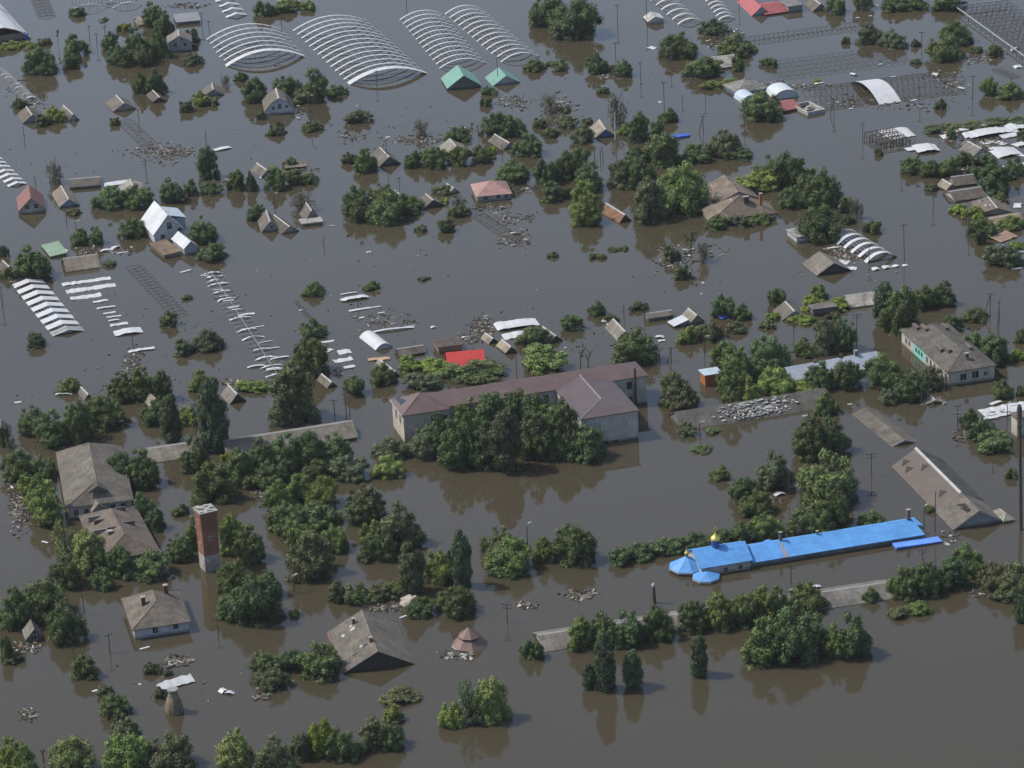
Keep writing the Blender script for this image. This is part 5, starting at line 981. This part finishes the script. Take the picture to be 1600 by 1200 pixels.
# dead bare tree
def dead(label, x, y, px):
    p = P(x, y); h = hm(x, y, px); e = empty('bare_tree', (p.x, p.y, 0), 1.0); tag(e, label, 'tree', 'leafless dead trees')
    rnd = random.Random(x); m = MB()
    def br(a, d, l, r, dep):
        b = a+d*l; m.rod(a, b, r, r*.6, 5)
        if dep:
            for _ in range(3): br(a.lerp(b, rnd.uniform(.5, 1)), (d+Vector((rnd.uniform(-.7, .7), rnd.uniform(-.7, .7), rnd.uniform(-.1, .5)))).normalized(), l*rnd.uniform(.5, .75), r*.55, dep-1)
    br(Vector((0, 0, -.5)), Vector((.05, 0, 1)).normalized(), h*.5, .16, 3); m.build('branches', m_bark, e)
dead('leafless dead tree behind the maroon school roof, left one of the dead pair', 907, 573, 40)
dead('leafless dead tree behind the maroon school roof, right one of the dead pair', 919, 575, 34)
dead('leafless black tree between two lower left willowy trees at the bottom edge', 68, 1190, 26)
land('the dead tree pair', 912, 560)
# ================================================================== POLES AND LAMPS
pm_ = MB(); pm_.rod((0,0,-2),(0,0,1),.14,.09,6); POLE = pm_.mesh('pole_shape', m_pole)
xm_ = MB(); xm_.box(-.8,.8,-.06,.06,-.06,.06)
for q in (-.7,0,.7): xm_.rod((q,0,.05),(q,0,.28),.05,.04,5)
XARM = xm_.mesh('crossarm_shape', m_pole)
lm_ = MB(); lm_.rod((0,0,-.05),(.5,0,.18),.05,.05,5); lm_.box(.4,1.1,-.16,.16,.1,.3); LAMP = lm_.mesh('lamp_head_shape', m_white)
def pole(x, yt, yb, kind='p', r=1.0):
    if yb > 1199: yb = 1199
    p = P(x, yb); h = hm(x, yb, yb-yt)
    nm = 'street_lamp' if kind == 'l' else 'utility_pole'
    e = empty(nm, (p.x, p.y, 0), YAW+random.uniform(-.6,.6)); e.rotation_euler = (R(random.uniform(-1.2,1.2)), R(random.uniform(-1.2,1.2)), e.rotation_euler[2])
    def part(n, me, z, s=(1,1,1)):
        o = bpy.data.objects.new(n, me); C.objects.link(o); o.parent = e; o.location = (0,0,z); o.scale = s; return o
    s = part('pole', POLE, 0, (r, r, h))
    if kind == 'p': part('crossarm', XARM, h-.35)
    if kind == 'l': part('lamp_head', LAMP, h)
    if kind == 'c': part('crossarm', XARM, h-.3, (1.3,1,1)); part('crossarm', XARM, h-1.0, (1.1,1,1))
    if kind == 'a':
        for sg in (1,):
            m = MB(); m.rod((0,0,h*.9),(-h*.28,-.5,-.5),.1*r,.12*r,5); m.build('strut', m_pole, e)
        part('crossarm', XARM, h-.35)
    e['category'] = 'lamp post' if kind == 'l' else 'pole'; e['group'] = 'street lamps standing in the water' if kind == 'l' else 'power poles standing in the water'
    LATER.append((e, {'p':'dark power pole','l':'slim lamp post with pale head','c':'dark power pole with two crossarms','a':'braced leaning power pole','s':'plain thin post'}[kind], x, (yt+yb)/2)); return e
for q in [(140,40,61,'p'),(152,52,74,'p'),(316,19,41,'p'),(327,32,46,'p'),(38,197,215,'s'),(217,170,189,'p'),(322,205,222,'s'),(228,250,269,'p'),(55,274,287,'s'),(440,25,39,'s'),(635,-6,9,'p'),(589,110,135,'p'),(778,88,127,'p'),(486,150,190,'l'),(605,218,255,'p'),(624,276,291,'p'),(748,195,214,'s'),(785,225,240,'s'),
 (965,7,38,'p'),(962,66,90,'p'),(1001,96,125,'p'),(1049,77,107,'p'),(1038,128,172,'p'),(1102,117,148,'p'),(1011,-12,34,'p'),(1155,-8,16,'p'),(1099,180,207,'a'),(1163,160,195,'p'),(1440,49,75,'p'),(1348,192,221,'p'),(1303,153,180,'a'),(1437,134,163,'p'),(1520,118,150,'p'),(1409,250,275,'p'),(1591,265,285,'s'),
 (1458,300,327,'p'),(1413,350,405,'p'),(1358,382,411,'p'),(1513,345,373,'p'),(1569,395,423,'p'),(1547,457,492,'a'),(1561,470,506,'a'),(1240,490,515,'p'),(1338,490,545,'c'),(506,370,384,'s'),(560,468,481,'s'),(430,303,332,'l'),(4,447,478,'p'),(208,520,542,'s'),(104,335,347,'s'),(120,347,372,'l'),
 (1031,546,568,'p'),(1049,542,565,'a'),(1101,527,556,'l'),(975,476,495,'s'),(1007,482,500,'s'),(807,555,581,'s'),(541,621,650,'s'),(547,626,655,'s'),(523,624,650,'p'),(307,630,680,'p'),(174,677,711,'p'),(132,928,958,'p'),(172,990,1020,'p'),(115,1010,1030,'s'),(341,966,990,'p'),(460,901,926,'l'),(793,943,973,'c'),
 (825,820,868,'l'),(1234,740,778,'s'),(1362,708,742,'c'),(1094,661,686,'l'),(1461,768,832,'s'),(1444,792,822,'l'),(1442,857,878,'c'),(1440,600,632,'p'),(1496,632,666,'p'),(1574,632,655,'l'),(1551,683,712,'p'),(1236,880,912,'c'),(948,957,970,'s'),(1222,300,318,'s'),(1040,195,210,'s'),(929,236,255,'s'),(938,231,250,'s'),(942,228,248,'s'),(1023,322,346,'s'),(1066,148,162,'s')]:
    pole(*q)
p = P(1022,942); h = hm(1022,942,24); e = empty('marker_post',(p.x,p.y,0)); tag(e,'short thick dark post with white ball top, alone in water between the church and hedge','post')
m = MB(); m.rod((0,0,-1),(0,0,h),.5,.28,8); m.build('post',m_pole,e); m = MB(); m.lathe([(.2,h),(.42,h+.3),(.42,h+.6),(.15,h+.95)],8); m.build('ball_top',m_white,e); land('the white ball post',1022,930)
p = P(1595,828); h = hm(1595,828,193); e = empty('radio_mast',(p.x,p.y,0)); e.rotation_euler=(0,R(-1.2),0); tag(e,'very tall thick black mast at the right edge','mast')
m = MB(); m.rod((0,0,-1),(0,0,h),.36,.3,8); m.build('mast_pole',m_rust,e)
m = MB(); m.rod((0,0,h*.9),(.0,0,h*.98),.5,.5,8); m.rod((0,0,h*.82),(0,0,h*.84),.48,.48,8); m.build('antenna_collar',m_rust,e); land('the black mast',1595,760)
# sagging power lines between poles
def wire(a, b, label):
    m = MB(); p0 = P(a[0], a[2]); p1 = P(b[0], b[2]); h0 = hm(a[0], a[2], a[2]-a[1]); h1 = hm(b[0], b[2], b[2]-b[1]); p0.z = h0; p1.z = h1; K = 10; q0 = None
    for k in range(K+1):
        t_ = k/K; q = p0.lerp(p1, t_); q.z -= (p1-p0).length*.03*4*t_*(1-t_)
        if q0 is not None: m.rod(q0, q, .016, .016, 3)
        q0 = q
    o = m.build('power_line', m_rust); tag(o, label, 'power line', 'sagging power lines')
wire((1348,192,221),(1458,300,327),'sagging power line left of the white gabled roof at right')
wire((1358,382,411),(1413,350,405),'short power line over the thick ragged white strips')
wire((1303,153,180),(1348,192,221),'power line running down right from the braced pole below the mesh greenhouse')
wire((1001,96,125),(1038,128,172),'power line over open water left of the broad grey roof')
wire((1038,128,172),(1099,180,207),'power line reaching the braced pole above the dark tree row')
wire((1437,134,163),(1520,118,150),'power line between two poles below the mesh greenhouse, right side')
wire((152,52,74),(217,170,189),'power line passing left of the lone sunken grey gable')
wire((132,928,958),(172,990,1020),'power line left of the white walled house with brick chimneys')
wire((1362,708,742),(1240,490,515),'long power line running up left from the pole beside the big round tree')
# ------------------------------------------------------------------ air
m_haze = bpy.data.materials.new('thin_haze'); m_haze.use_nodes = True; t = m_haze.node_tree; t.nodes.remove(t.nodes['Principled BSDF'])
pv = t.nodes.new('ShaderNodeVolumePrincipled'); pv.inputs['Density'].default_value = HAZE; pv.inputs['Color'].default_value = (.86,.9,1,1); pv.inputs['Anisotropy'].default_value = .2
t.links.new(pv.outputs[0], t.nodes['Material Output'].inputs['Volume'])
mb = MB(); mb.box(-1500,1500,-200,2200,-3,300); tag(mb.build('haze', m_haze), 'thin bluish summer haze over the flooded village', 'haze', kind='stuff')
# ================================================================== FINISH THE LABELS
from collections import defaultdict
ORD = ['', 'leftmost', 'second from left', 'third from left', 'fourth from left', 'fifth from left', 'sixth from left', 'seventh from left', 'eighth from left', 'ninth from left', 'tenth from left']
by = defaultdict(list)
for (o, d, x, y) in LATER: by[d+' '+near_phrase(x, y)].append((x, y, o))
for lab, lst in by.items():
    lst.sort(key=lambda q: q[0]); n = len(lst)
    for i, (x, y, o) in enumerate(lst):
        t = lab
        if n > 1: t += ', '+('rightmost' if i == n-1 else ORD[min(i+1, 10)])
        if len(t.replace('-', ' ').split()) > 16: t = t.replace('scattered ', '').replace('just ', '').replace(' floating', '').replace('far ', '')
        o['label'] = t
        if 'category' not in o: o['category'] = 'board'
seen = defaultdict(int)
for o in C.objects:
    if o.parent is None and 'label' in o: seen[o['label']] += 1
for k_, v_ in seen.items():
    if v_ > 1: print('DUP', v_, k_)
print('objects', len(C.objects), 'trees', len(TREES))
